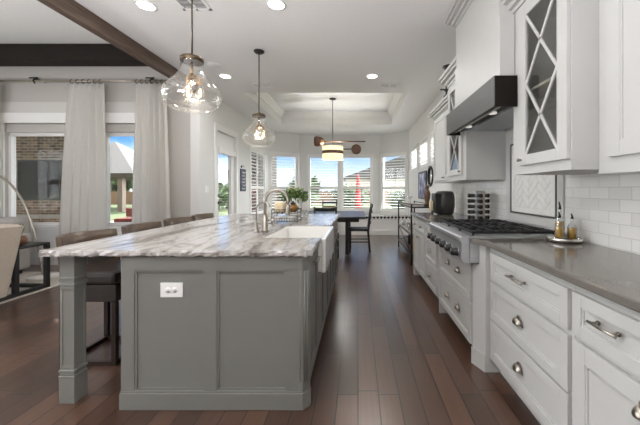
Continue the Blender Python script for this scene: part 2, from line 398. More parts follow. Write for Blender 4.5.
OFF = {}          # world offset taken out of the parts of a thing
def obj(name, mb, m, parent=None, keep=False):
    bm = mb.bm
    if parent is not None: off = OFF.get(parent.name, Vector((0, 0, 0)))
    elif keep: off = Vector((0, 0, 0))
    else:
        vs = [v.co for v in bm.verts]
        off = Vector(((min(v.x for v in vs)+max(v.x for v in vs))/2, (min(v.y for v in vs)+max(v.y for v in vs))/2, min(v.z for v in vs)))
    if off.length: bmesh.ops.translate(bm, verts=bm.verts, vec=-off)
    me = bpy.data.meshes.new(name); bm.to_mesh(me); bm.free()
    me.materials.append(M[m] if isinstance(m, str) else m)
    o = bpy.data.objects.new(name, me); C.objects.link(o)
    if parent is not None:
        o.parent = parent
    else: o.location = off
    OFF[o.name] = off
    return o
def tag(o, label, cat, group=None, kind=None):
    if label: o['label'] = label
    if cat: o['category'] = cat
    if group: o['group'] = group
    if kind: o['kind'] = kind
    return o
def thing(name, label, cat, loc=(0, 0, 0), group=None, local=False):
    """Empty at the base. Parts are written in world coordinates unless local."""
    o = bpy.data.objects.new(name, None); C.objects.link(o); o.location = loc; o.empty_display_size = 0.05
    OFF[o.name] = Vector((0, 0, 0)) if local else Vector(loc)
    return tag(o, label, cat, group)
def struct(name, mb, m, parent=None):
    o = obj(name, mb, m, parent, keep=True)
    if parent is None: o['kind'] = 'structure'
    return o
def sroot(name):
    o = bpy.data.objects.new(name, None); C.objects.link(o); o['kind'] = 'structure'; OFF[o.name] = Vector((0, 0, 0)); return o
def copy_tree(o, parent=None):
    c = o.copy(); C.objects.link(c)
    if parent: c.parent = parent
    for ch in list(o.children): copy_tree(ch, c)
    return c
def dup(o, loc, rz=None, label=None, group=None):
    c = copy_tree(o); c.location = loc
    if rz is not None: c.rotation_euler = (0, 0, rz)
    if label: c['label'] = label
    if group: c['group'] = group
    return c
# ------------------------------------------------------------------ room shell
CEIL = 3.05; XR = 1.52; XL = -2.70; YB = 9.62; YLIV = 5.10; LCEIL = 3.62

def seg_matrix(p0, p1):
    d = Vector((p1[0]-p0[0], p1[1]-p0[1], 0)); ln = d.length; d.normalize()
    n = Vector((-d.y, d.x, 0))                      # local +y of the segment
    m = Matrix(((d.x, n.x, 0, p0[0]), (d.y, n.y, 0, p0[1]), (0, 0, 1, 0), (0, 0, 0, 1)))
    return m, ln
def wall_seg(mb, p0, p1, z0, z1, th, holes=()):
    """local x along the wall, +y outwards; holes: (s0, s1, z0, z1)"""
    m, ln = seg_matrix(p0, p1); mb.M = m
    s = 0.0
    for a, b, c, d in sorted(holes):
        mb.box(s, a, 0, th, z0, z1)
        if c > z0: mb.box(a, b, 0, th, z0, c)
        if d < z1: mb.box(a, b, 0, th, d, z1)
        s = b
    mb.box(s, ln, 0, th, z0, z1)
    mb.M = Matrix.Identity(4); return m, ln

struct('floor', MB().box(-7.3, XR, -3, YB, -0.06, 0), 'floor')
# kitchen ceiling with the raised tray over the dining end
c = MB(); TX0, TX1, TY0, TY1 = -2.08, 0.91, 5.49, 8.14
c.box(-2.74, TX0, -3, YB, CEIL, CEIL+0.08); c.box(TX1, XR+0.15, -3, YB, CEIL, CEIL+0.08)
c.box(TX0, TX1, -3, TY0, CEIL, CEIL+0.08); c.box(TX0, TX1, TY1, YB, CEIL, CEIL+0.08)
TZ = 3.37
struct('ceiling', c, 'ceil'); c = MB()
c.box(TX0-0.06, TX0, TY0, TY1, CEIL+0.08, TZ); c.box(TX1, TX1+0.06, TY0, TY1, CEIL+0.08, TZ)
c.box(TX0, TX1, TY0-0.06, TY0, CEIL+0.08, TZ); c.box(TX0, TX1, TY1, TY1+0.06, CEIL+0.08, TZ)
c.box(TX0-0.06, TX1+0.06, TY0-0.06, TY1+0.06, TZ, TZ+0.06)
struct('ceiling_tray', c, 'trayceil')
# crown moulding at the top of the tray and a bead at its lip
t = MB()
prof = [(0, 0), (0.02, 0), (0.035, 0.05), (0.10, 0.115), (0.12, 0.13), (0.12, 0.15), (0, 0.15)]
def crown_run(mb, p0, p1, zt, prof, h):
    """profile (out, up) swept from p0 to p1; room side is to the left of travel"""
    d = Vector((p1[0]-p0[0], p1[1]-p0[1], 0)).normalized(); n = Vector((-d.y, d.x, 0))
    A = [mb._v(Vector((p0[0], p0[1], zt-h)) + n*a + Vector((0, 0, b)) + d*a) for a, b in prof]
    B = [mb._v(Vector((p1[0], p1[1], zt-h)) + n*a + Vector((0, 0, b)) - d*a) for a, b in prof]
    fs = [mb.bm.faces.new(A), mb.bm.faces.new(B[::-1])]
    for i in range(len(prof)):
        j = (i+1) % len(prof); fs.append(mb.bm.faces.new([A[i], B[i], B[j], A[j]]))
    bmesh.ops.recalc_face_normals(mb.bm, faces=fs)
q = [(TX0, TY0), (TX1, TY0), (TX1, TY1), (TX0, TY1)]
for i in range(4): crown_run(t, q[i], q[(i+1) % 4], TZ, prof, 0.15)
struct('trim_1', t, 'trim')
# living-room side: higher ceiling, header over the opening
struct('ceiling_upper', MB().box(-7.3, -2.66, -3, YLIV+0.15, LCEIL, LCEIL+0.08), 'ceil')
struct('wall_header', MB().box(-2.74, -2.66, -3, YLIV, CEIL+0.08, LCEIL), 'wall')
tag(obj('opening_beam', MB().box(-2.738, -2.655, -2.9, YLIV-0.005, 2.885, CEIL-0.002, 0.006), 'beam'), 'long brown stained wood beam edging the kitchen ceiling opening', 'beam', kind='structure')
tag(obj('ceiling_beam', MB().box(-7.25, -2.76, 4.80, 5.05, 3.35, 3.61), 'beamdark'), 'near-black wood beam under the high living room ceiling', 'beam', kind='structure')

# walls
bay = [(XR, -3), (XR, 8.95), (0.705, YB), (-1.89, YB), (XL, 9.05), (XL, YLIV)]
wr = MB()
side_w = [(7.66, 8.58), (6.50, 7.44), (5.35, 6.28)]
# local x along the wall runs from p0; walk so that +y is outwards (to the right of the room): reverse direction
WZ0, WZ1 = 1.80, 2.41
RH = [(8.95-b, 8.95-a, WZ0, WZ1) for a, b in side_w]
mR, _ = wall_seg(wr, (XR, 8.95), (XR, -3), 0, CEIL, 0.15, RH)
struct('wall_right', wr, 'wall')
BZ0, BZ1 = 0.62, 2.37
wb = MB()
mB1, l1 = wall_seg(wb, (0.705, YB), (XR, 8.95), 0, CEIL, 0.15, [(0.07, 0.96, BZ0, BZ1)])
mB2, l2 = wall_seg(wb, (-1.89, YB), (0.705, YB), 0, CEIL, 0.15, [(0.31, 1.285, BZ0, BZ1), (1.375, 2.33, BZ0, BZ1)])
mB3, l3 = wall_seg(wb, (XL, 9.05), (-1.89, YB), 0, CEIL, 0.15, [(0.06, 0.93, BZ0, BZ1)])
struct('wall_back', wb, 'wall')
wl = MB()
DY0, DY1 = 5.72, 6.62          # door opening
SY0, SY1 = 7.55, 8.62          # shuttered window beside the door
mL, _ = wall_seg(wl, (XL, YLIV), (XL, 9.05), 0, CEIL, 0.15, [(DY0-YLIV, DY1-YLIV, 0, 2.42), (SY0-YLIV, SY1-YLIV, BZ0, 2.32)])
struct('wall_left', wl, 'wall')
wv = MB()
LW = [(-6.0, -4.86), (-4.36, -3.55)]
mV, _ = wall_seg(wv, (-7.3, YLIV), (XL-0.15, YLIV), 0, LCEIL, 0.15, [(a+7.3, b+7.3, 0.66, 2.40) for a, b in LW])
struct('wall_living', wv, 'taupe')
wf = MB()
mF, _ = wall_seg(wf, (-7.3, -3), (-7.3, YLIV), 0, LCEIL, 0.12, [(0.4, 3.7, 0.25, 3.1), (4.1, 7.3, 0.25, 3.1)])
struct('wall_far_left', wf, 'wall')

# baseboards
def base_run(name, Mx, s0, s1, h=0.14):
    mb = MB(Mx); mb.box(s0, s1, -0.018, -0.001, 0.001, h); mb.box(s0, s1, -0.012, -0.001, h, h+0.015); struct(name, mb, 'trim')
base_run('baseboard_left', mL, 0.0, DY0-YLIV-0.11); base_run('baseboard_left_far', mL, DY1-YLIV+0.11, 3.4)
base_run('baseboard_living', mV, 0.0, 4.58)

# ------------------------------------------------------------------ windows
def casing(mb, s0, s1, z0, z1, wd=0.085, t0=-0.022, sill=True):
    mb.box(s0-wd, s0, t0, -0.001, z0-0.02, z1+wd); mb.box(s1, s1+wd, t0, -0.001, z0-0.02, z1+wd)
    mb.box(s0, s1, t0, -0.001, z1, z1+wd)
    if sill:
        mb.box(s0-wd-0.01, s1+wd+0.01, -0.05, -0.001, z0-0.03, z0); mb.box(s0-wd, s1+wd, t0, -0.001, z0-0.10, z0-0.03)
def shutter_window(n, Mx, s0, s1, z0, z1, tilt=6, rail=None, wd=0.07, panels=1, sill=True, pitch=0.085, split=True):
    root = sroot('window_%d' % n)
    f = MB(Mx); casing(f, s0, s1, z0, z1, wd, sill=sill)
    obj('window_frame', f, 'trim', root)
    sh = MB(Mx); st = 0.045
    w_ = (s1-s0)/panels
    for k in range(panels):
        a, b = s0+k*w_+0.003, s0+(k+1)*w_-0.003
        sh.box(a, a+st, 0.0, 0.03, z0, z1); sh.box(b-st, b, 0.0, 0.03, z0, z1)
        rails = [(z0, z0+0.07), (z1-0.07, z1)]
        if rail: rails.append((rail-0.04, rail+0.04))
        rails.sort()
        for c0, c1 in rails: sh.box(a+st, b-st, 0.0, 0.03, c0, c1)
    obj('shutter_frame', sh, 'trim', root)
    lv = MB(); T = math.radians(tilt)
    for k in range(panels):
        a, b = s0+k*w_+st+0.005, s0+(k+1)*w_-st-0.005
        for (c0, c1) in zip([r[1] for r in rails[:-1]], [r[0] for r in rails[1:]]):
            cnt = max(1, round((c1-c0)/pitch))
            for i in range(cnt):
                z = c0+(i+0.5)*(c1-c0)/cnt
                lv.M = Mx @ Matrix.Translation((0, 0.02, z)) @ Matrix.Rotation(T, 4, 'X')
                lv.box(a, b, -0.036, 0.036, -0.006, 0.006)
    obj('louvers', lv, 'trim', root)
    sa = MB(Mx); sa.box(s0, s1, 0.075, 0.11, z0, z0+0.04); sa.box(s0, s1, 0.075, 0.11, z1-0.04, z1); sa.box(s0, s0+0.04, 0.075, 0.11, z0+0.04, z1-0.04); sa.box(s1-0.04, s1, 0.075, 0.11, z0+0.04, z1-0.04)
    zm = rail or (z0+z1)/2
    if split: sa.box(s0+0.04, s1-0.04, 0.075, 0.11, zm-0.03, zm+0.03)
    obj('sash', sa, 'trim', root)
    obj('pane', MB(Mx).box(s0+0.04, s1-0.04, 0.09, 0.096, z0+0.04, z1-0.04), 'pane', root)
    return root
RAIL = 1.335
shutter_window(1, mB3, 0.06, 0.93, BZ0, BZ1, rail=RAIL)
shutter_window(2, mB2, 0.31, 1.285, BZ0, BZ1, rail=RAIL, wd=0.045)
shutter_window(3, mB2, 1.375, 2.33, BZ0, BZ1, rail=RAIL, wd=0.045)
shutter_window(4, mB1, 0.07, 0.96, BZ0, BZ1, rail=RAIL, wd=0.05)
for i, (a, b, z0, z1) in enumerate(sorted(RH)): shutter_window(5+i, mR, a+0.0, b, z0, z1, tilt=-28, wd=0.05, sill=False, split=False)
shutter_window(8, mL, SY0-YLIV, SY1-YLIV, BZ0, 2.32, rail=RAIL, tilt=-8, panels=2)

# living-room windows: plain picture sashes with a flat head band and board above
for i, (a, b) in enumerate(LW):
    root = sroot('window_%d' % (9+i)); s0, s1 = a+7.3, b+7.3; z0, z1 = 0.66, 2.40
    f = MB(mV); wd = 0.10
    f.box(s0-wd, s0, -0.025, -0.001, 0.56, 2.40); f.box(s1, s1+wd, -0.025, -0.001, 0.56, 2.40)
    f.box(s0-wd, s1+wd, -0.06, -0.001, 2.40, 2.57, 0.004); f.box(s0-wd, s1+wd, -0.05, -0.001, 0.62, 0.66); f.box(s0, s1, -0.025, -0.001, 0.56, 0.62)
    obj('window_frame', f, 'trim', root)
    obj('head_board', MB(mV).box(s0-wd, s1+wd, -0.02, -0.001, 2.572, 2.76), 'headboard', root)
    obj('roller_shade', MB(mV).box(s0+0.01, s1-0.01, 0.01, 0.07, 2.26, 2.395, 0.004), 'taupe', root)
    sa = MB(mV); sa.box(s0, s1, 0.05, 0.12, 0.66, 0.71); sa.box(s0, s1, 0.072, 0.12, 2.20, 2.40); sa.box(s0, s0+0.05, 0.05, 0.12, 0.71, 2.20); sa.box(s1-0.05, s1, 0.05, 0.12, 0.71, 2.20)
    obj('sash', sa, 'trim', root)
    obj('pane', MB(mV).box(s0+0.05, s1-0.05, 0.085, 0.091, 0.71, 2.20), 'pane', root)
for i, (a, b) in enumerate(((0.4, 3.7), (4.1, 7.3))):          # unseen tall side windows added to let light into the living room
    root = sroot('window_%d' % (11+i)); f = MB(mF); casing(f, a, b, 0.25, 3.1, 0.09)
    obj('window_frame', f, 'trim', root)
    sa = MB(mF)
    for k in range(4): x = a+(b-a-0.05)*k/3; sa.box(x, x+0.05, 0.05, 0.09, 0.25, 3.1)
    sa.box(a, b, 0.051, 0.089, 0.25, 0.30); sa.box(a, b, 0.051, 0.089, 3.05, 3.1); obj('sash', sa, 'trim', root)
    obj('pane', MB(mF).box(a, b, 0.065, 0.071, 0.30, 3.05), 'pane', root)
tw = MB(mV); tw.box(0.9, 4.55, -0.012, -0.001, 0.155, 0.555)
struct('trim_2', tw, 'trim')

# glazed exterior door
d = sroot('door_1'); f = MB(mL); s0, s1 = DY0-YLIV, DY1-YLIV
f.box(s0-0.095, s0, -0.025, -0.001, 0, 2.42); f.box(s1, s1+0.095, -0.025, -0.001, 0, 2.42); f.box(s0-0.095, s1+0.095, -0.028, -0.001, 2.42, 2.515)
f.box(s0-0.11, s1+0.11, -0.035, -0.001, 2.515, 2.535)
obj('door_frame', f, 'trim', d)
lf = MB(mL); lf.box(s0+0.005, s0+0.15, 0.03, 0.075, 0.01, 2.41); lf.box(s1-0.15, s1-0.005, 0.03, 0.075, 0.01, 2.41)
lf.box(s0+0.15, s1-0.15, 0.03, 0.075, 0.01, 0.28); lf.box(s0+0.15, s1-0.15, 0.03, 0.075, 2.10, 2.41)
obj('door_leaf', lf, 'trim', d)
obj('pane', MB(mL).box(s0+0.15, s1-0.15, 0.05, 0.056, 0.28, 2.10), 'pane', d)
sh = MB(mL); sh.box(s0+0.12, s1-0.12, -0.06, 0.028, 1.98, 2.10, 0.01)
obj('shade_cassette', sh, 'trim', d)
h = MB(mL); h.cyl((s0+0.08, 0.03, 1.02), (s0+0.08, -0.03, 1.02), 0.028); h.tube([(s0+0.08, -0.03, 1.02), (s0+0.12, -0.04, 1.02), (s0+0.2, -0.04, 1.02)], 0.011)
obj('door_handle', h, 'black', d)
obj('deadbolt', MB(mL).cyl((s0+0.08, 0.03, 1.16), (s0+0.08, -0.01, 1.16), 0.027), 'black', d)

# ------------------------------------------------------------------ outside
struct('ground', MB().box(-60, 60, -40, 80, -0.30, -0.16), 'grass')
struct('ground_patio', MB().box(-14, XL-0.2, YLIV+0.2, 13, -0.159, -0.08), 'concrete')
struct('ground_bounce', MB().box(-40, 40, -39, -3.05, -0.159, -0.08), 'slate')  # unseen ground added behind the camera, toned for its bounced light
pw = thing('patio_fireplace', 'tan brick patio fireplace wall seen through the wide living room window', 'fireplace', (-9.2, 8.25, -0.08))
obj('brick_wall', MB().box(-11.5, -7.45, 8.0, 8.5, -0.08, 3.3), 'brick', pw)
obj('mantel', MB().box(-10.4, -7.5, 7.84, 7.998, 0.52, 0.62), 'concrete', pw)
tv = thing('outdoor_tv', 'black television mounted on the tan brick patio wall', 'television', (-8.45, 7.95, 1.0))
obj('tv_body', MB().box(-9.02, -7.88, 7.93, 7.998, 1.0, 2.06, 0.01), 'black', tv)
obj('screen', MB().box(-8.99, -7.91, 7.922, 7.929, 1.03, 2.03), 'tv', tv)
obj('extended_porch_roof', MB().box(-13, -3.0, 5.35, 9.0, 3.31, 3.45), 'darktrim', pw)  # patio cover, extended out of view to block sun from the living windows
pv = thing('garden_pavilion', 'open timber garden pavilion with grey shingled hip roof beyond the curtained window', 'pavilion', (-18.2, 22.5, -0.16))
r = MB(); ax, ay, az = -18.2, 22.5, 4.9; e0 = 2.35
cn = [(-21.8, 19.2), (-14.3, 19.2), (-14.3, 26), (-21.8, 26)]
vb = [r._v((x, y, e0)) for x, y in cn]; ap = r._v((ax, ay, az))
for i in range(4): r.bm.faces.new([vb[i], vb[(i+1) % 4], ap])
r.bm.faces.new(vb[::-1]); bmesh.ops.recalc_face_normals(r.bm, faces=r.bm.faces)
obj('roof', r, 'shingle', pv)
obj('soffit', MB().box(-21.6, -14.5, 19.4, 25.8, 2.1, 2.345), 'darktrim', pv)
for x, y in ((-21.2, 19.8), (-15.6, 19.8), (-21.2, 25.4), (-15.6, 25.4)): obj('post', MB().box(x-0.16, x+0.16, y-0.16, y+0.16, -0.16, 2.1), 'patiopost', pv)
ch = thing('patio_chair', 'red cushioned patio chair on the terrace beyond the curtained window', 'chair', (-7.0, 9.2, -0.08))
obj('cushion', MB().box(-7.3, -6.5, 8.95, 9.5, 0.28, 0.42, 0.03), 'darkred', ch); obj('backrest', MB().box(-7.3, -6.5, 9.42, 9.56, 0.43, 0.70, 0.03), 'darkred', ch)
lg = MB(); 
for x in (-7.26, -6.54):
    for y in (9.0, 9.5): obj('leg', MB().box(x-0.03, x+0.03, y-0.03, y+0.03, -0.08, 0.28), 'black', ch)
lg.bm.free()

def tree(x, y, h, rad, label, name='garden_tree', group='trees and shrubs of the garden', trunk=True, n=420, ls=0.28):
    o = thing(name, label, 'tree' if trunk else 'shrub', (x, y, -0.16), group)
    f = MB(); rnd = random.Random(int(x*13+y*7))
    zc = h*0.62 if trunk else h*0.5; hz = h-zc
    for i in range(n):
        th = rnd.random()*2*PI; u = rnd.uniform(-1, 1); k = rnd.uniform(0.55, 1.0); s = math.sqrt(1-u*u)
        p = Vector((x+rad*k*s*math.cos(th), y+rad*k*s*math.sin(th), zc-0.16+hz*k*u))
        a = Vector((rnd.gauss(0, 1), rnd.gauss(0, 1), rnd.gauss(0, 1))).normalized()*ls*rnd.uniform(0.6, 1.2); b = a.orthogonal().normalized()*ls*0.6
        f.quad(p-a, p+b, p+a, p-b)
    obj('foliage', f, 'treeleaf', o)
    if trunk: obj('trunk', MB().tube([(x, y, -0.16), (x+0.06, y, h*0.35), (x, y, zc)], 0.12, 8), 'bark', o)
    else: obj('stem', MB().tube([(x, y, -0.16), (x, y, h*0.4)], 0.05, 6), 'bark', o)
tree(-27.2, 33.5, 4.4, 2.0, 'bushy green tree behind the garden pavilion posts', n=1300, ls=0.34)
tree(-22.8, 33, 4.4, 2.0, 'rounded green tree beside the corner of the garden pavilion', n=1300, ls=0.34)
tree(-3.1, 17, 2.3, 0.9, 'slim pale tree in the lawn seen through the centre bay windows', n=260)
tree(-10.2, 22, 1.9, 2.2, 'wide low shrub beyond the shuttered bay window next to the door', 'garden_shrub', trunk=False, n=500)
tree(-5.2, 26.5, 1.6, 1.8, 'low round shrub in front of the far cedar fence', 'garden_shrub', trunk=False)
tree(-0.6, 25, 1.9, 1.6, 'round green shrub near the red garden parasol', 'garden_shrub', trunk=False)
tree(3.4, 20, 1.5, 1.3, 'small clipped shrub beyond the bay window near the bar cart', 'garden_shrub', trunk=False)
fe = MB()
for i in range(250):
    x = -30+i*0.2; fe.box(x, x+0.19, 30, 30.04, -0.16, 1.1+0.03*(i % 3))
fo = thing('garden_fence', 'brown cedar board fence across the far end of the lawn', 'fence', (0, 30, -0.16)); obj('board', fe, 'fence', fo)
fr = MB(); fr.box(-30, 20, 30.05, 30.12, 0.3, 0.4); fr.box(-30, 20, 30.05, 30.12, 0.85, 0.95); obj('rail', fr, 'fence', fo)
hs = thing('neighbour_house', 'pale neighbour house with a grey roof beyond the bay windows', 'house', (3.5, 40, -0.16))
obj('house_wall', MB().box(-1.5, 12, 36, 46, -0.16, 2.6), 'stucco', hs)
obj('roof', MB().prism([(-2.2, 2.6), (12.7, 2.6), (5.2, 5.3)], 35.5, 46.5, 'y'), 'shingle', hs)
sh = thing('view_darkening_shed', 'added dark shed to darken the view through the glazed door and the shutters beside it', 'shed', (-4.4, 12.7, -0.16))
obj('dark_view_wall', MB().box(-5.2, -3.66, 12, 13.5, -0.16, 2.9), 'shed', sh)  # dark block added outside to darken the gaps between the louvers
obj('roof', MB().prism([(-5.4, 2.9), (-3.55, 2.9), (-3.55, 3.0), (-5.4, 3.35)], 11.8, 13.7, 'y'), 'shingle', sh)
up = thing('garden_parasol', 'closed red garden parasol standing on the lawn beyond the bay', 'parasol', (0.0, 16.5, -0.16))
obj('pole', MB().cyl((0, 16.5, -0.16), (0, 16.5, 0.2), 0.03), 'black', up)
obj('canopy', MB().lathe([(0.0, 0.15), (0.17, 0.2), (0.15, 0.9), (0.11, 1.6), (0.04, 2.1), (0.0, 2.15)], (0, 16.5, 0), 12), 'red', up)
# concrete-look base so the parasol stands on the lawn
obj('base', MB().lathe([(0.25, -0.16), (0.25, -0.08), (0.06, -0.04)], (0, 16.5, 0), 16), 'concrete', up)

# ------------------------------------------------------------------ recessed lamps, vents, speaker
def can(x, y, label, watts=CAN_W):
    o = thing('recessed_light', label, 'ceiling light', (x, y, CEIL), 'recessed ceiling lights')
    obj('trim_ring', MB().lathe([(0.076, -0.002), (0.095, -0.002), (0.095, -0.008), (0.076, -0.012), (0.076, -0.002)], (x, y, CEIL), 24, cap=False), 'trim', o)
    obj('lens', MB().lathe([(0.0, -0.006), (0.074, -0.006), (0.074, -0.003), (0.0, -0.003)], (x, y, CEIL), 24), 'lamp', o)
    l = bpy.data.lights.new('recessed_lamp', 'AREA'); l.shape = 'DISK'; l.size = 0.14; l.energy = watts; l.color = (1, 0.985, 0.96)
    lo = bpy.data.objects.new('recessed_lamp', l); C.objects.link(lo); lo.location = (0, 0, -0.02); lo.parent = o
    return o
can(-2.04, 2.886, 'lit recessed ceiling light nearest the brown opening beam, above the island front')
can(-0.784, 2.87, 'lit recessed ceiling light between the ceiling vent and the range hood')
can(-2.07, 4.68, 'lit recessed ceiling light just behind the large front pendant', 7)
can(0.22, 4.68, 'lit recessed ceiling light in front of the tray ceiling beside the white vent', 12)
for k, (x, y) in enumerate(((-2.0, 0.7), (-0.7, 0.7))):  # unseen cans added for their light
    if x > -2.6: can(x, y, ['added recessed ceiling light over the aisle end out of view', 'added recessed ceiling light before the island out of view', 'added recessed ceiling light over the near counter out of view', 'added recessed ceiling light behind the camera by the opening', 'added recessed ceiling light behind the camera by the counter'][k])
def vent(x, y, w_, l_, m_slat, label, nn):
    o = thing('ceiling_vent', label, 'vent', (x, y, CEIL), 'ceiling vents')
    f = MB(); f.box(x-w_/2, x+w_/2, y-l_/2, y-l_/2+0.025, CEIL-0.012, CEIL-0.001); f.box(x-w_/2, x+w_/2, y+l_/2-0.025, y+l_/2, CEIL-0.012, CEIL-0.001)
    f.box(x-w_/2, x-w_/2+0.025, y-l_/2, y+l_/2, CEIL-0.012, CEIL-0.001); f.box(x+w_/2-0.025, x+w_/2, y-l_/2, y+l_/2, CEIL-0.012, CEIL-0.001); f.box(x-0.01, x+0.01, y-l_/2, y+l_/2, CEIL-0.012, CEIL-0.001)
    obj('frame', f, 'trim', o)
    obj('backing', MB().box(x-w_/2+0.02, x+w_/2-0.02, y-l_/2+0.02, y+l_/2-0.02, CEIL-0.003, CEIL-0.001), m_slat, o)
    s = MB()
    for i in range(nn):
        yy = y-l_/2+0.03+(l_-0.06)*(i+0.5)/nn; s.box(x-w_/2+0.02, x+w_/2-0.02, yy-0.0025, yy+0.0025, CEIL-0.006, CEIL-0.004)
    obj('slats', s, 'trim', o)
vent(-1.58, 2.86, 0.28, 0.20, 'slot', 'ceiling vent with dark slots above the front pendant rod', 7)
vent(-1.63, 5.09, 0.34, 0.20, 'sofa', 'white ceiling vent behind the farther pendant rod', 9)
vent(0.53, 5.09, 0.30, 0.20, 'plaque', 'white ceiling vent beside the lit can light before the tray ceiling', 9)
o = thing('ceiling_speaker', 'flat round white speaker grille in the ceiling behind the front pendant', 'speaker', (-2.06, 4.28, CEIL))
obj('grille', MB().lathe([(0.0, -0.006), (0.09, -0.006), (0.1, -0.001), (0, -0.001)], (-2.06, 4.28, CEIL), 24), 'trim', o)
# ------------------------------------------------------------------ cabinet helpers
XB = 1.505            # face of the tiled wall
def face_left(X, yfar):            # plane facing -x; local x runs towards the camera
    return seg_matrix((X, yfar), (X, yfar-1))[0]
def face_right(X, y0):             # plane facing +x
    return seg_matrix((X, y0), (X, y0+1))[0]
def face_front(x0, Y):             # plane facing -y
    return seg_matrix((x0, Y), (x0+1, Y))[0]
def shaker(Mx, a0, a1, z0, z1, fw=0.055, th=0.02, step=True):
    mb = MB(Mx)
    mb.box(a0, a0+fw, -th, -0.001, z0, z1, 0.0015); mb.box(a1-fw, a1, -th, -0.001, z0, z1, 0.0015)
    mb.box(a0+fw, a1-fw, -th, -0.001, z0, z0+fw, 0.0015); mb.box(a0+fw, a1-fw, -th, -0.001, z1-fw, z1, 0.0015)
    mb.box(a0+fw-0.002, a1-fw+0.002, -th*0.45, -0.001, z0+fw-0.002, z1-fw+0.002)
    if step:
        g = 0.008
        for (p, q, r_, s_) in ((a0+fw, a0+fw+g, z0+fw, z1-fw), (a1-fw-g, a1-fw, z0+fw, z1-fw), (a0+fw+g, a1-fw-g, z0+fw, z0+fw+g), (a0+fw+g, a1-fw-g, z1-fw-g, z1-fw)):
            mb.box(p, q, -th*0.75, -th*0.4, r_, s_)
    return mb
def bar_pull(Mx, s, z, ln, t=-0.02):
    mb = MB(Mx); a, b = s-ln/2, s+ln/2; y = t-0.03
    mb.cyl((a, y, z), (b, y, z), 0.006, 10)
    for p in (a+0.018, b-0.018): mb.tube([(p, t, z), (p, y, z)], 0.006, 8); mb.lathe([(0.010, 0), (0.007, 0.006)], (p, t-0.004, z), 10, 'y')
    return mb
def bar_pull_v(Mx, s, z, ln, t=-0.02):
    mb = MB(Mx); y = t-0.03
    mb.cyl((s, y, z-ln/2), (s, y, z+ln/2), 0.006, 10)
    for p in (z-ln/2+0.018, z+ln/2-0.018): mb.tube([(s, t, p), (s, y, p)], 0.006, 8)
    return mb
def cup_pull(Mx, s, z, w_=0.076, t=-0.02):
    mb = MB(Mx); nU, nV = 12, 6; h, dp = 0.036, 0.028
    g = [[mb._v((s+w_/2*math.cos(PI*i/nU), t-0.002-dp*math.sin(PI*i/nU)*math.sin(PI/2*j/nV), z-0.012+h*math.sin(PI*i/nU)*math.cos(PI/2*j/nV))) for j in range(nV+1)] for i in range(nU+1)]
    for i in range(nU):
        for j in range(nV):
            f = mb.bm.faces.new([g[i][j], g[i+1][j], g[i+1][j+1], g[i][j+1]]); f.smooth = True
    bmesh.ops.remove_doubles(mb.bm, verts=mb.bm.verts, dist=1e-5)
    fs = [f for f in mb.bm.faces]
    bmesh.ops.solidify(mb.bm, geom=fs, thickness=0.003)
    mb.box(s-w_/2-0.008, s+w_/2+0.008, t-0.004, t, z-0.016, z-0.008); mb.box(s-0.012, s+0.012, t-0.003, t, z+0.02, z+0.032)
    return mb
def knob_pull(Mx, s, z, r=0.014, t=-0.02):
    mb = MB(Mx); mb.lathe([(0.006, 0), (0.006, -0.012), (r, -0.018), (r, -0.026), (r*0.6, -0.031), (0, -0.031)], (s, t, z), 14, 'y'); return mb

# ------------------------------------------------------------------ base cabinets along the tiled wall
YN = 2.085            # near edge of the range bay
XN, XRG = 0.92, 0.85  # carcass faces: near run, range bay
# near drawer stack
t_ = thing('drawer_base_cabinet', 'white base cabinet with three stacked drawers below the taupe counter before the range', 'cabinet', (1.2, 1.66, 0))
obj('carcass', MB().box(XN, XB-0.005, 1.272, YN, 0.10, 0.884), 'white', t_); obj('toe_kick', MB().box(XN+0.07, XB-0.01, 1.272, YN, 0.0, 0.099), 'white', t_)
FM = face_left(XN, 2.045)
for k, (z0, z1) in enumerate(((0.668, 0.845), (0.40, 0.645), (0.135, 0.388))):
    dr = obj('drawer', shaker(FM, 0.0, 0.755, z0, z1, 0.05), 'white', t_)
    obj('bar_pull' if k == 0 else 'cup_pull', bar_pull(FM, 0.36, (z0+z1)/2+0.01, 0.17) if k == 0 else cup_pull(FM, 0.36, (z0+z1)/2+0.01), 'nickel', dr)
# near door cabinet
t_ = thing('door_base_cabinet', 'white base cabinet with one bar-pull drawer over a door at the near counter end', 'cabinet', (1.2, 0.8, 0))
obj('carcass', MB().box(XN, XB-0.005, 0.35, 1.268, 0.10, 0.884), 'white', t_); obj('toe_kick', MB().box(XN+0.07, XB-0.01, 0.35, 1.268, 0.0, 0.099), 'white', t_)
FM = face_left(XN, 1.262)
dr = obj('drawer', shaker(FM, 0.0, 0.55, 0.668, 0.845, 0.05), 'white', t_); obj('bar_pull', bar_pull(FM, 0.185, 0.772, 0.125), 'nickel', dr)
dr = obj('door', shaker(FM, 0.0, 0.55, 0.135, 0.645, 0.07), 'white', t_); obj('door_pull', cup_pull(FM, 0.315, 0.565, 0.05), 'nickel', dr)
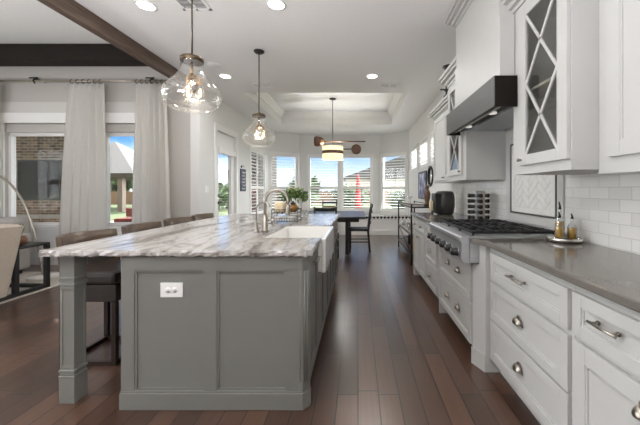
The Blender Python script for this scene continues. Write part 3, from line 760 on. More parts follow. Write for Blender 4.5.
# range base with corner pilasters
t_ = thing('range_base_cabinet', 'white base cabinet with two wide cup-pull drawers under the stainless rangetop', 'cabinet', (1.15, 2.64, 0))
obj('carcass', MB().box(XRG, XB-0.005, 2.215, 3.085, 0.115, 0.735), 'white', t_); obj('toe_kick', MB().box(XRG+0.09, XB-0.01, 2.215, 3.085, 0, 0.114), 'white', t_)
FM = face_left(XRG, 3.075)
for z0, z1 in ((0.44, 0.73), (0.13, 0.425)):
    dr = obj('drawer', shaker(FM, 0.0, 0.85, z0, z1, 0.05), 'white', t_)
    for s in (0.30, 0.58): obj('cup_pull', cup_pull(FM, s, (z0+z1)/2+0.02, 0.07), 'nickel', dr)
def pilaster(pts, shift, par):
    mb = MB().prism(pts, 0.12, 0.738)
    near = pts[0][1] < 2.6; lim = 2.147 if near else 3.094
    up = [(0.868, lim), (0.89, 2.092), (1.02, 2.092), (1.02, lim)] if near else [(0.885, 3.205), (0.846, lim), (1.02, lim), (1.02, 3.205)]
    mb.prism(up, 0.7385, 0.884)
    (ax, ay), (bx, by) = pts[0], pts[1]
    d = Vector((bx-ax, by-ay, 0)); n = Vector((-d.y, d.x, 0)).normalized()
    if n.x > 0: n = -n
    c = Vector((sum(p[0] for p in pts)/4, sum(p[1] for p in pts)/4))
    big = [(c.x+(x-c.x)*1.12, c.y+(y-c.y)*(1.06)) for x, y in pts]
    mb.prism(big, 0.0, 0.12)
    return obj('pilaster', mb, 'white', par)
pilaster([(0.845, 2.205), (0.89, 2.092), (1.02, 2.092), (1.02, 2.205)], 0, t_)
pilaster([(0.885, 3.205), (0.845, 3.095), (1.02, 3.095), (1.02, 3.205)], 0, t_)
# far narrow drawers and end door unit
t_ = thing('narrow_drawer_cabinet', 'white narrow three-drawer base cabinet just beyond the rangetop', 'cabinet', (1.17, 3.5, 0))
obj('carcass', MB().box(0.86, XB-0.005, 3.215, 3.775, 0.115, 0.884), 'white', t_); obj('toe_kick', MB().box(0.94, XB-0.01, 3.215, 3.775, 0, 0.114), 'white', t_)
FM = face_left(0.86, 3.765)
for z0, z1 in ((0.70, 0.85), (0.42, 0.685), (0.13, 0.405)):
    dr = obj('drawer', shaker(FM, 0.0, 0.54, z0, z1, 0.045), 'white', t_); obj('cup_pull', cup_pull(FM, 0.27, (z0+z1)/2+0.01, 0.07), 'nickel', dr)
t_ = thing('end_base_cabinet', 'white base cabinet with knobbed top drawers at the counter end by the bar shelf', 'cabinet', (1.17, 4.15, 0))
obj('carcass', MB().box(0.86, XB-0.005, 3.78, 4.56, 0.115, 0.884), 'white', t_); obj('toe_kick', MB().box(0.94, XB-0.01, 3.78, 4.50, 0, 0.114), 'white', t_)
obj('foot', MB().box(0.845, 0.95, 4.48, 4.565, 0, 0.114), 'white', t_)
FM = face_left(0.86, 4.55)
for a0, a1 in ((0.0, 0.375), (0.385, 0.76)):
    dr = obj('drawer', shaker(FM, a0, a1, 0.70, 0.85, 0.04), 'white', t_); obj('knob', knob_pull(FM, (a0+a1)/2, 0.775), 'brass', dr)
    dr = obj('door', shaker(FM, a0, a1, 0.13, 0.685, 0.06), 'white', t_); obj('knob', knob_pull(FM, a1-0.03 if a0 == 0 else a0+0.03, 0.62), 'nickel', dr)
# counters
t_ = obj('countertop', MB().prism([(0.87, 0.33), (0.87, 2.02), (0.805, 2.135), (XB-0.002, 2.135), (XB-0.002, 0.33)], 0.886, 0.926, bev=0.008), 'quartz')
tag(t_, 'glossy taupe quartz countertop running from the near end up to the rangetop', 'countertop')
t_ = obj('countertop', MB().prism([(0.815, 3.105), (0.815, 4.59), (XB-0.002, 4.59), (XB-0.002, 3.105)], 0.886, 0.926, bev=0.008), 'quartz')
tag(t_, 'glossy taupe quartz countertop beyond the rangetop under the air fryer', 'countertop')

# ------------------------------------------------------------------ rangetop
t_ = thing('gas_rangetop', 'stainless gas rangetop with black knobs and cast iron grates', 'rangetop', (1.1, 2.62, 0.74))
RY0, RY1 = 2.15, 3.09
obj('body', MB().box(0.80, XB-0.004, RY0, RY1, 0.748, 0.93), 'steel', t_)
pr = MB().prism([(0.799, 0.742), (0.752, 0.752), (0.742, 0.77), (0.742, 0.885), (0.735, 0.90), (0.735, 0.925), (0.745, 0.937), (0.799, 0.939)], RY0, RY1, 'y', 0.003)
obj('control_panel', pr, 'steel', t_)
for k in range(6):
    y = RY0+0.09+k*(RY1-RY0-0.18)/5
    kb = obj('knob', MB().lathe([(0.033, 0.0), (0.033, -0.006), (0.030, -0.010), (0.028, -0.042), (0.022, -0.047), (0, -0.047)], (0.7415, y, 0.812), 18, 'x'), 'knob', t_)
    obj('bezel', MB().lathe([(0.0345, 0.0), (0.0345, -0.002), (0.0335, -0.002)], (0.7415, y, 0.812), 18, 'x', cap=False), 'chrome', kb)
    obj('marker', MB().box(0.692, 0.6945, y-0.002, y+0.002, 0.815, 0.832), 'plate', kb)
obj('backguard', MB().box(1.455, XB-0.004, RY0, RY1, 0.931, 0.965, 0.004), 'steel', t_)
obj('drip_tray', MB().box(0.82, 1.45, RY0+0.02, RY1-0.02, 0.931, 0.936), 'steel', t_)
for k in range(3):
    y0 = RY0+0.03+k*0.295; y1 = y0+0.288; g = MB(); x0, x1 = 0.83, 1.44; b = 0.0055
    for yy in (y0, y1-2*b): g.box(x0, x1, yy, yy+2*b, 0.952, 0.972, 0.002)
    for xx in (x0, (x0+x1)/2-b, x1-2*b): g.box(xx, xx+2*b, y0, y1, 0.952, 0.972, 0.002)
    ym = (y0+y1)/2; g.box(x0, x1, ym-b, ym+b, 0.956, 0.976, 0.002)
    for cx in (x0+0.155, x1-0.155):
        g.box(cx-b, cx+b, y0, y1, 0.956, 0.976, 0.002)
        for dx in (-0.085, 0.085): g.box(cx+dx-0.006, cx+dx+0.006, y0, y0+0.09, 0.956, 0.976); g.box(cx+dx-0.006, cx+dx+0.006, y1-0.09, y1, 0.956, 0.976)
    for xx in (x0+0.004, x1-0.016):
        for yy in (y0+0.004, y1-0.016): g.box(xx, xx+0.012, yy, yy+0.012, 0.936, 0.953)
    obj('grate', g, 'iron', t_)
    for cx in (x0+0.155, x1-0.155):
        bn = obj('burner', MB().lathe([(0.055, 0.936), (0.055, 0.944), (0.03, 0.946), (0, 0.946)], (cx, ym, 0), 18), 'nickel', t_)
        obj('burner_cap', MB().lathe([(0.034, 0.9465), (0.034, 0.953), (0, 0.954)], (cx, ym, 0), 18), 'iron', bn)

# ------------------------------------------------------------------ backsplash and framed herringbone panel
struct('wall_backsplash', MB().box(XB, XR-0.001, 0.30, 4.62, 0.90, 1.86), 'tile')
t_ = thing('herringbone_panel', 'framed white herringbone tile panel on the wall behind the rangetop', 'tile panel', (1.49, 2.59, 0.99))
hy0, hy1, hz0, hz1 = 2.27, 2.92, 1.065, 1.70
obj('backing', MB().box(1.496, 1.5045, hy0+0.001, hy1-0.001, hz0+0.001, hz1-0.001), 'taupe', t_)
hb = MB(); Wt, Lt = 0.055, 0.165
mt = Matrix(((0, 0, 1, 1.493), (-1, 0, 0, (hy0+hy1)/2), (0, 1, 0, (hz0+hz1)/2), (0, 0, 0, 1))) @ Matrix.Rotation(PI/4, 4, 'Z')
hb.M = mt; gp = 0.002
for i in range(-14, 15):
    for j in range(-5, 6):
        ox, oy = i*Wt + j*2*Lt*0 , 0
        # classic L herringbone: horizontal and vertical pair stepped along the diagonal
        bx = i*Wt+j*Lt; by = i*Wt-j*Lt
        for (x0, y0, ww, hh) in ((bx, by, Lt, Wt), (bx, by+Wt, Wt, Lt)):
            hb.box(x0+gp, x0+ww-gp, y0+gp, y0+hh-gp, 0.0, 0.006)
ty0, ty1, tz0, tz1 = hy0+0.06, hy1-0.06, hz0+0.05, hz1-0.05
for co, no in (((0, ty0, 0), (0, -1, 0)), ((0, ty1, 0), (0, 1, 0)), ((0, 0, tz0), (0, 0, -1)), ((0, 0, tz1), (0, 0, 1))):
    geom = list(hb.bm.verts)+list(hb.bm.edges)+list(hb.bm.faces)
    r_ = bmesh.ops.bisect_plane(hb.bm, geom=geom, plane_co=co, plane_no=no, clear_outer=True)
M['htile'] = add_noise(mat('glazed_white_tile', (228, 226, 222), 0.12, spec=0.6), 16, 0.05, 0.08, 16)
obj('herringbone_tiles', hb, 'htile', t_)
fl = MB()
for (a, b, c_, d_) in ((hy0, ty0, hz0, hz1), (ty1, hy1, hz0, hz1), (ty0, ty1, hz0, tz0), (ty0, ty1, tz1, hz1)): fl.box(1.493, 1.4955, a+0.002, b-0.002, c_+0.002, d_-0.002)
obj('field_border', fl, 'htile', t_)
pl = MB(); w2 = 0.014
for (a, b, c_, d_) in ((hy0-w2, hy0, hz0-w2, hz1+w2), (hy1, hy1+w2, hz0-w2, hz1+w2), (hy0, hy1, hz0-w2, hz0), (hy0, hy1, hz1, hz1+w2)): pl.box(1.488, 1.5045, a, b, c_, d_, 0.003)
obj('pencil_trim', pl, 'plaque', t_)
of = MB(); a0, a1, c0, c1, w3 = hy0-w2-0.075, hy1+w2+0.085, hz0-w2-0.075, hz1+w2+0.07, 0.07
for (a, b, c_, d_) in ((a0, a0+w3, c0, c1), (a1-w3, a1, c0, c1), (a0+w3, a1-w3, c0, c0+w3), (a0+w3, a1-w3, c1-w3, c1)): of.box(1.490, 1.5045, a, b, c_, d_, 0.004)
obj('outer_frame', of, 'white', t_)

# ------------------------------------------------------------------ wall cabinets
def crown(par, x, y0, y1, z0, steps, ends=(True, True), mname='white'):
    mb = MB(); z = z0
    for pj, h in steps:
        mb.box(x-pj, XB, y0-(pj if ends[0] else 0), y1+(pj if ends[1] else 0), z, z+h, 0.006 if h > 0.03 else 0.0); z += h
    return obj('crown', mb, mname, par)
def glass_cab(y0, y1, d0, d1, label, knob_side):
    """door between d0 and d1"""
    X = 1.10; z0, z1 = 1.376, 2.51
    o = thing('glass_wall_cabinet', label, 'cabinet', (1.3, (y0+y1)/2, z0))
    sh = MB()
    sh.box(X, XB-0.003, y0, y0+0.02, z0, z1); sh.box(X, XB-0.003, y1-0.02, y1, z0, z1); sh.box(X, XB-0.003, y0+0.02, y1-0.02, z0, z0+0.03); sh.box(X, XB-0.003, y0+0.02, y1-0.02, z1-0.03, z1)
    a, b = d0+0.03, d1-0.03
    sh.box(X, X+0.02, y0+0.02, a, z0+0.03, z1-0.03); sh.box(X, X+0.02, b, y1-0.02, z0+0.03, z1-0.03)
    sh.box(X, X+0.02, a, b, z0+0.03, 1.47); sh.box(X, X+0.02, a, b, 2.43, z1-0.03)
    obj('carcass', sh, 'white', o)
    inn = MB(); inn.box(XB-0.016, XB-0.004, y0+0.02, y1-0.02, z0+0.03, z1-0.03)
    obj('back_panel', inn, 'cabinside', o)
    obj('shelf', MB().box(X+0.03, XB-0.02, y0+0.022, y1-0.022, 1.915, 1.933), 'cabinside', o)
    Mf = face_left(X, d1); w_ = d1-d0
    dz0, dz1 = 1.432, 2.465; s0, s1 = 0.065, w_-0.078; g0, g1 = 1.497, 2.395
    dm = MB(Mf)
    dm.box(0, s0, -0.022, -0.001, dz0, dz1, 0.002); dm.box(s1, w_, -0.022, -0.001, dz0, dz1, 0.002); dm.box(s0, s1, -0.022, -0.001, dz0, g0, 0.002); dm.box(s0, s1, -0.022, -0.001, g1, dz1, 0.002)
    dr = obj('door', dm, 'white', o)
    obj('glass', MB(Mf).box(s0, s1, -0.011, -0.008, g0, g1), 'cabglass', dr)
    mu = MB(Mf); gm = (g0+g1)/2; hw = 0.009
    for (p, q) in (((s0, g0), (s1, gm)), ((s0, gm), (s1, g0)), ((s0, gm), (s1, g1)), ((s0, g1), (s1, gm))):
        d_ = Vector((q[0]-p[0], q[1]-p[1])).normalized(); n_ = Vector((-d_.y, d_.x))*hw
        mu.prism([(p[0]+n_.x, p[1]+n_.y), (p[0]-n_.x, p[1]-n_.y), (q[0]-n_.x, q[1]-n_.y), (q[0]+n_.x, q[1]+n_.y)], -0.02, -0.0115, 'y')
    obj('mullions', mu, 'white', dr)
    obj('knob', knob_pull(Mf, 0.018 if knob_side else w_-0.018, dz0+0.035, 0.011, -0.022), 'nickel', dr)
    crown(o, X, y0, y1, z1+0.001, ((0.012, 0.03), (0.04, 0.04), (0.075, 0.03), (0.095, 0.04)))
    return o
glass_cab(1.545, 2.122, 1.552, 2.0, 'white glass-door wall cabinet with crossed mullions on the camera side of the range hood', True)
glass_cab(3.05, 3.66, 3.14, 3.60, 'white glass-door wall cabinet with crossed mullions beyond the range hood', False)
t_ = thing('wall_cabinet', 'white solid-door wall cabinet at the near end above the subway tile', 'cabinet', (1.38, 1.05, 1.37))
obj('carcass', MB().box(1.24, XB-0.003, 0.45, 1.542, 1.37, 2.51), 'white', t_)
FM = face_left(1.24, 1.47)
for a0, a1 in ((0.0, 0.50), (0.505, 1.0)): obj('door', shaker(FM, a0, a1, 1.432, 2.465, 0.07), 'white', t_)
obj('light_rail', MB().box(1.235, 1.26, 0.45, 1.54, 1.352, 1.3695), 'white', t_)
crown(t_, 1.24, 0.45, 1.542, 2.511, ((0.012, 0.03), (0.04, 0.04), (0.075, 0.03), (0.095, 0.04)), (True, False))
t_ = thing('wall_cabinet', 'white lower-topped wall cabinet with two solid doors above the air fryer', 'cabinet', (1.38, 4.25, 1.376))
obj('carcass', MB().box(1.24, XB-0.003, 3.664, 4.86, 1.376, 2.40), 'white', t_)
FM = face_left(1.24, 4.85)
for a0, a1, ks in ((0.0, 0.585, 0.56), (0.595, 1.175, 0.62)):
    dr = obj('door', shaker(FM, a0, a1, 1.41, 2.37, 0.065), 'white', t_); obj('knob', knob_pull(FM, ks, 1.45, 0.011), 'nickel', dr)
crown(t_, 1.24, 3.664, 4.86, 2.401, ((0.012, 0.02), (0.035, 0.035), (0.065, 0.025), (0.085, 0.035)), (False, True))
# hood chimney box
t_ = thing('hood_chimney', 'tall white boxed chimney cover with crown above the range hood', 'hood cover', (1.25, 2.585, 2.06))
obj('chimney_box', MB().box(0.996, XB-0.003, 2.126, 3.045, 2.062, 2.915), 'white', t_)
obj('chimney_front', MB().box(0.990, 1.095, 2.095, 3.07, 2.062, 2.50, 0.003), 'white', t_)
mb = MB(); z = 2.916
for pj, h in ((0.012, 0.03), (0.04, 0.035), (0.075, 0.03), (0.095, 0.035)): mb.box(0.996-pj, XB, 2.126-pj, 3.045+pj, z, z+h, 0.005); z += h
obj('crown', mb, 'white', t_)
t_ = thing('range_hood', 'dark stainless range hood over the gas rangetop', 'range hood', (1.2, 2.6, 1.84))
HX, hz_0, hz_1 = 0.941, 1.845, 2.057
poly = [(HX, 2.06), (HX, 3.17), (1.095, 3.17), (1.095, 3.045), (1.49, 3.045), (1.49, 2.127), (1.095, 2.127), (1.095, 2.06)]
hd = MB().prism(poly, hz_0+0.035, hz_1); hd.box(HX, HX+0.012, 2.06, 3.17, hz_0, hz_0+0.035); hd.box(HX+0.012, 1.095, 2.06, 2.072, hz_0, hz_0+0.035); hd.box(HX+0.012, 1.095, 3.158, 3.17, hz_0, hz_0+0.035)
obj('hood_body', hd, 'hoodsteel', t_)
obj('hood_front', MB().box(HX-0.006, HX-0.0005, 2.06, 3.17, hz_0, hz_1, 0.002), 'hoodfront', t_)  # thin plate that carries the painted paler reflection
obj('control_strip', MB().box(HX+0.014, HX+0.05, 2.08, 3.15, hz_0+0.012, hz_0+0.034), 'black', t_)
obj('light_bar', MB().box(HX+0.055, HX+0.075, 2.09, 3.14, hz_0+0.014, hz_0+0.034, 0.002), 'chrome', t_)
bf = MB()
for i in range(22): yy = 2.15+i*0.04; bf.box(HX+0.16, 1.44, yy, yy+0.026, hz_0+0.016, hz_0+0.034)
obj('baffle_filter', bf, 'steel', t_)
for yy in (2.35, 2.86): obj('hood_lamp', MB().lathe([(0.0, hz_0+0.02), (0.03, hz_0+0.02), (0.03, hz_0+0.034), (0, hz_0+0.034)], (HX+0.115, yy, 0), 16), 'strip', t_)
# ------------------------------------------------------------------ island
IX0, IX1, IY0, IY1 = -1.368, -0.285, 1.732, 4.22
t_ = thing('kitchen_island', 'grey panelled kitchen island base with cabinet doors along the aisle', 'kitchen island', (-0.85, 2.95, 0))
SINKY0, SINKY1 = 2.165, 2.915
bd = MB()
cut = 0.035
bd.prism([(IX0, IY0+0.012), (IX1-cut, IY0+0.012), (IX1-0.02, IY0+cut+0.012), (IX1-0.02, SINKY0-0.005), (IX0, SINKY0-0.005)], 0.10, 0.884)
bd.box(IX0, -0.725, SINKY0-0.005, SINKY1+0.005, 0.10, 0.884); bd.box(-0.725, IX1-0.02, SINKY0-0.005, SINKY1+0.005, 0.10, 0.665)
bd.box(IX0, IX1-0.02, SINKY1+0.005, IY1, 0.10, 0.884)
bd.box(IX0+0.02, IX1-0.08, IY0+0.06, IY1-0.02, 0.0, 0.10)
obj('cabinet_body', bd, 'island', t_)
Mf = face_front(IX0, IY0+0.012); Wd = IX1-IX0
fr = MB(Mf)   # raised stiles and rails on the end panel
th = 0.012
for a, b in ((0.0, 0.075), (0.482, 0.552), (0.955, Wd-cut-0.0205)): fr.box(a, b, -th, 0, 0.10, 0.884)
for a, b in ((0.075, 0.482), (0.552, 0.955)):
    fr.box(a, b, -th, 0, 0.805, 0.884); fr.box(a, b, -th, 0, 0.10, 0.112)
obj('end_frame', fr, 'island', t_)
bead = MB(Mf)
for a, b in ((0.075, 0.482), (0.552, 0.955)):
    g = 0.012; c0, c1 = 0.112, 0.805
    bead.box(a, a+g, -0.007, 0, c0, c1); bead.box(b-g, b, -0.007, 0, c0, c1); bead.box(a+g, b-g, -0.007, 0, c0, c0+g); bead.box(a+g, b-g, -0.007, 0, c1-g, c1)
obj('panel_bead', bead, 'island', t_)
bs = MB()
bs.prism([(IX0-0.006, IY0-0.006), (IX1-cut+0.002, IY0-0.006), (IX1+0.004, IY0+cut-0.002), (IX1+0.004, IY0+0.065), (IX0-0.006, IY0+0.065)], 0.0, 0.098, bev=0.004)
bs.box(IX0-0.003, IX1-cut, IY0-0.003, IY0+0.01, 0.0985, 0.108)
obj('base_moulding', bs, 'island', t_)
# fluted chamfered corner
fc = MB()
p0, p1 = Vector((IX1-cut, IY0, 0)), Vector((IX1, IY0+cut, 0))
fc.prism([(IX1-cut, IY0), (IX1, IY0+cut), (IX1, IY0+0.06), (IX1-cut-0.02, IY0+0.06), (IX1-cut-0.02, IY0)], 0.10, 0.884)
for k in range(1):
    x = IX1-cut-0.014; fc.tube([(x, IY0+0.001, 0.16), (x, IY0+0.001, 0.80)], 0.0032, 8)
for k in (0.3, 0.7):
    p = p0.lerp(p1, k); fc.tube([(p.x, p.y, 0.16), (p.x, p.y, 0.80)], 0.006, 8)
obj('corner_column', fc, 'island', t_)
FR = face_right(IX1-0.02, IY0+0.065)
def ydoor(y0, y1, z0, z1, nm, pull):
    a0, a1 = y0-(IY0+0.065), y1-(IY0+0.065)
    d_ = obj(nm, shaker(FR, a0, a1, z0, z1, 0.06), 'island', t_)
    if pull == 'bar': obj('bar_pull', bar_pull(FR, (a0+a1)/2, z1-0.05, 0.16), 'nickel', d_)
    if pull == 'cup': obj('cup_pull', cup_pull(FR, (a0+a1)/2, (z0+z1)/2 if nm == 'drawer' else z1-0.035, 0.07), 'nickel', d_)
    if pull == 'kn': obj('knob', knob_pull(FR, a1-0.03, z1-0.05), 'nickel', d_)
    if pull == 'kn0': obj('knob', knob_pull(FR, a0+0.03, z1-0.05), 'nickel', d_)
ydoor(1.80, 2.155, 0.13, 0.865, 'door', 'bar')
ydoor(2.165, 2.535, 0.13, 0.655, 'door', 'kn'); ydoor(2.545, 2.915, 0.13, 0.655, 'door', 'kn0')
for y0 in (2.93, 3.57):
    ydoor(y0, y0+0.62, 0.69, 0.865, 'drawer', 'cup'); ydoor(y0, y0+0.305, 0.13, 0.675, 'door', 'kn'); ydoor(y0+0.315, y0+0.62, 0.13, 0.675, 'door', 'kn0')
def post(xc, yc):
    p = MB(); h = 0.05
    p.box(xc-0.055, xc+0.055, yc-0.055, yc+0.055, 0.0, 0.15, 0.002); p.box(xc-0.058, xc+0.058, yc-0.058, yc+0.058, 0.15, 0.165, 0.004)
    p.box(xc-0.052, xc+0.052, yc-0.052, yc+0.052, 0.165, 0.185, 0.003); p.box(xc-0.058, xc+0.058, yc-0.058, yc+0.058, 0.185, 0.20, 0.004)
    p.box(xc-h+0.006, xc+h-0.006, yc-h+0.006, yc+h-0.006, 0.20, 0.70)
    for sx_ in (-1, 1):
        for sy_ in (-1, 1): p.box(xc+sx_*h, xc+sx_*(h-0.016), yc+sy_*h, yc+sy_*(h-0.016), 0.2225, 0.6775)
    for z0, z1 in ((0.20, 0.222), (0.678, 0.70)): p.box(xc-h, xc+h, yc-h, yc+h, z0, z1)
    p.box(xc-0.056, xc+0.056, yc-0.056, yc+0.056, 0.70, 0.715, 0.004); p.box(xc-0.05, xc+0.05, yc-0.05, yc+0.05, 0.715, 0.735); p.box(xc-0.056, xc+0.056, yc-0.056, yc+0.056, 0.735, 0.75, 0.004)
    p.box(xc-h, xc+h, yc-h, yc+h, 0.75, 0.8845)
    for v in p.bm.verts: v.co.y = yc+(v.co.y-yc)*0.8; v.co.x = xc+(v.co.x-xc)*0.84
    obj('post', p, 'island', t_)
post(-1.731, 1.825)
obj('apron', MB().box(-1.745, -1.70, 1.885, 4.07, 0.80, 0.884), 'island', t_)
# granite top with a rough chiselled edge
def island_top():
    out = [(-1.815, 1.705), (-0.295, 1.705), (-0.262, 1.738), (-0.262, SINKY0-0.004), (-0.705, SINKY0-0.004), (-0.705, SINKY1+0.004), (-0.262, SINKY1+0.004), (-0.262, 4.33), (-0.29, 4.36), (-1.80, 4.36), (-1.83, 4.33), (-1.83, 1.72)]
    rough = [1, 1, 1, 0, 0, 0, 1, 1, 1, 1, 1, 1]
    pts = []
    for i, p in enumerate(out):
        q_ = out[(i+1) % len(out)]; ln = math.dist(p, q_); k = max(1, int(ln/0.022)) if rough[i] else 1
        d_ = ((q_[0]-p[0])/ln, (q_[1]-p[1])/ln); n_ = (-d_[1], d_[0])        # inward for counter-clockwise
        for j in range(k): pts.append((p[0]+d_[0]*ln*j/k, p[1]+d_[1]*ln*j/k, n_, rough[i] and 0 < j))
    rnd = random.Random(3); mb = MB(); rings = []
    for z, ins, jit, jz in ((0.886, 0.006, 0.012, 0.006), (0.895, 0.001, 0.010, 0.003), (0.912, 0.0, 0.009, 0.003), (0.9255, 0.005, 0.006, 0.0)):
        ring = []
        for x, y, n_, rg in pts:
            a = (ins+rnd.random()*jit) if rg else ins*0.3
            ring.append(mb._v((x+n_[0]*a, y+n_[1]*a, z+(rnd.uniform(0, 1)*jz if rg else 0))))
        rings.append(ring)
    n = len(pts)
    for i in range(3):
        for k in range(n): mb.bm.faces.new([rings[i][k], rings[i][(k+1) % n], rings[i+1][(k+1) % n], rings[i+1][k]])
    mb.bm.faces.new(rings[-1]); mb.bm.faces.new(rings[0][::-1])
    bmesh.ops.recalc_face_normals(mb.bm, faces=mb.bm.faces)
    return mb
tag(obj('island_countertop', island_top(), 'granite'), 'grey and white veined granite island top with a rough chiselled edge', 'countertop')
# farmhouse sink
sk = MB(); x0, x1, y0, y1, zt, zb = -0.70, -0.235, SINKY0, SINKY1, 0.918, 0.67
sk.box(x1-0.03, x1, y0, y1, zb, zt, 0.008); sk.box(x0, x0+0.025, y0, y1, zb+0.01, zt, 0.005); sk.box(x0+0.025, x1-0.03, y0, y0+0.025, zb+0.01, zt, 0.005); sk.box(x0+0.025, x1-0.03, y1-0.025, y1, zb+0.01, zt, 0.005)
sk.box(x0+0.025, x1-0.03, y0+0.025, y1-0.025, zb+0.001, zb+0.03)
t_ = thing('farmhouse_sink', 'white apron-front farmhouse sink set into the granite island', 'sink', (-0.47, 2.54, 0.67))
obj('basin', sk, 'sinkwhite', t_); obj('drain', MB().lathe([(0.0, 0.701), (0.045, 0.701), (0.045, 0.704), (0.03, 0.7035), (0, 0.7035)], (-0.48, 2.54, 0), 18), 'chrome', t_)
# faucets
ZC = 0.927
t_ = thing('kitchen_faucet', 'brushed nickel gooseneck pull-down faucet behind the farmhouse sink', 'faucet', (-0.765, 2.50, ZC))
fx, fy = -0.768, 2.48
obj('faucet_body', MB().lathe([(0.03, 0), (0.03, 0.012), (0.022, 0.016), (0.022, 0.12), (0.016, 0.125), (0.016, 0.14), (0, 0.14)], (fx, fy, ZC), 20), 'nickel', t_)
arc = [(fx, fy, ZC+0.13), (fx, fy, ZC+0.24)]; R_ = 0.095
for k in range(0, 13): a = PI-PI*k/12; arc.append((fx+R_+R_*math.cos(a), fy, ZC+0.25+R_*math.sin(a)))
arc.append((fx+2*R_, fy, ZC+0.225))
obj('spout', MB().tube(arc, 0.0125, 12), 'nickel', t_)
obj('spray_head', MB().lathe([(0.0, 0.135), (0.019, 0.135), (0.02, 0.15), (0.017, 0.20), (0.0135, 0.226), (0, 0.226)], (fx+2*R_, fy, ZC), 16), 'nickel', t_)
obj('lever', MB().tube([(fx+0.02, fy, ZC+0.09), (fx+0.055, fy, ZC+0.10), (fx+0.075, fy-0.01, ZC+0.04)], 0.007, 8), 'nickel', t_)
t_ = thing('filter_faucet', 'slender brushed nickel filtered water tap beside the gooseneck faucet', 'faucet', (-0.82, 2.46, ZC))
gx, gy = -0.826, 2.44
obj('tap_body', MB().lathe([(0.025, 0), (0.025, 0.006), (0.014, 0.02), (0.011, 0.06), (0.013, 0.075), (0.007, 0.09), (0, 0.09)], (gx, gy, ZC), 16), 'nickel', t_)
arc = [(gx, gy, ZC+0.08), (gx, gy, ZC+0.17)]
for k in range(0, 11): a = PI-PI*0.85*k/10; arc.append((gx+0.065+0.065*math.cos(a), gy-0.003*k, ZC+0.18+0.065*math.sin(a)))
obj('tap_spout', MB().tube(arc, 0.0055, 10), 'nickel', t_)
# outlet on the island end
t_ = thing('wall_outlet', 'white horizontal outlet plate on the grey end panel of the island', 'outlet', (-1.081, IY0+0.008, 0.64))
ox, oz, oy = -1.081, 0.690, IY0+0.0125
obj('plate', MB().box(ox-0.065, ox+0.065, oy-0.006, oy-0.001, oz-0.042, oz+0.042, 0.0015), 'plate', t_)
for dx in (-0.019, 0.019):
    r_ = obj('receptacle', MB().lathe([(0.0, -0.0085), (0.016, -0.0085), (0.016, -0.006), (0, -0.006)], (ox+dx, oy, oz), 16, 'y'), 'plate', t_)
    sl = MB()
    for dz in (-0.006, 0.006): sl.box(ox+dx-0.003, ox+dx+0.005, oy-0.0092, oy-0.0084, oz+dz-0.001, oz+dz+0.001)
    obj('slots', sl, 'slot', r_)

# ------------------------------------------------------------------ bar stools (back on the -x side)
def make_stool():
    o = thing('bar_stool', '', 'bar stool', (0, 0, 0), 'bar stools along the island', local=True)
    st = MB(); st.box(-0.21, 0.21, -0.22, 0.22, 0.585, 0.675, 0.03)
    obj('seat', st, 'darkleather', o)
    obj('seat_skirt', MB().box(-0.205, 0.205, -0.205, 0.205, 0.46, 0.584, 0.008), 'darkleather', o)
    b = MB(); n = 14; nz = 6
    def P(i, j, t):
        a = -1+2*i/n; y = 0.245*a; xb = -0.245+0.10*a*a
        z = 0.50+0.435*j/nz
        return (xb-0.05*j/nz+t, y, z)
    g0 = [[b._v(P(i, j, 0)) for j in range(nz+1)] for i in range(n+1)]; g1 = [[b._v(P(i, j, 0.045 if 0 < j < nz else 0.04)) for j in range(nz+1)] for i in range(n+1)]
    for i in range(n):
        for j in range(nz):
            b.bm.faces.new([g0[i][j], g0[i+1][j], g0[i+1][j+1], g0[i][j+1]]).smooth = True; b.bm.faces.new([g1[i][j], g1[i][j+1], g1[i+1][j+1], g1[i+1][j]]).smooth = True
        b.bm.faces.new([g0[i][nz], g0[i+1][nz], g1[i+1][nz], g1[i][nz]]); b.bm.faces.new([g0[i][0], g1[i][0], g1[i+1][0], g0[i+1][0]])
    for j in range(nz): b.bm.faces.new([g0[0][j], g0[0][j+1], g1[0][j+1], g1[0][j]]); b.bm.faces.new([g0[n][j], g1[n][j], g1[n][j+1], g0[n][j+1]])
    bmesh.ops.recalc_face_normals(b.bm, faces=b.bm.faces)
    obj('backrest', b, 'leather', o)
    for x, y in ((0.185, -0.19), (0.185, 0.19), (-0.19, -0.19), (-0.19, 0.19)):
        sx_ = 1 if x > 0 else -1; sy_ = 1 if y > 0 else -1
        l = MB(); l.box(x-0.016, x+0.016, y-0.016, y+0.016, 0.0, 0.459); obj('leg', l, 'stoolwood', o)
    fr_ = MB()
    for y in (-0.19, 0.19): fr_.box(-0.174, 0.169, y-0.014, y+0.014, 0.0, 0.03)
    for x in (-0.19,): fr_.box(x-0.014, x+0.014, -0.174, 0.174, 0.0, 0.03)
    obj('stretcher', fr_, 'stoolwood', o)
    obj('footrest', MB().box(0.172, 0.198, -0.174, 0.174, 0.0, 0.03), 'stoolwood', o)
    return o
s0 = make_stool(); SXC = -1.95
slab = ['brown leather bar stool behind the corner post at the near end of the island', 'brown leather bar stool second along the island from the corner post', 'brown leather bar stool third along the island from the corner post', 'brown leather bar stool at the far end of the island nearest the glazed door']
for k, y in enumerate((2.37, 2.96, 3.55, 4.12)):
    o = s0 if k == 0 else dup(s0, (0, 0, 0)); o.location = (SXC, y, 0); o['label'] = slab[k]

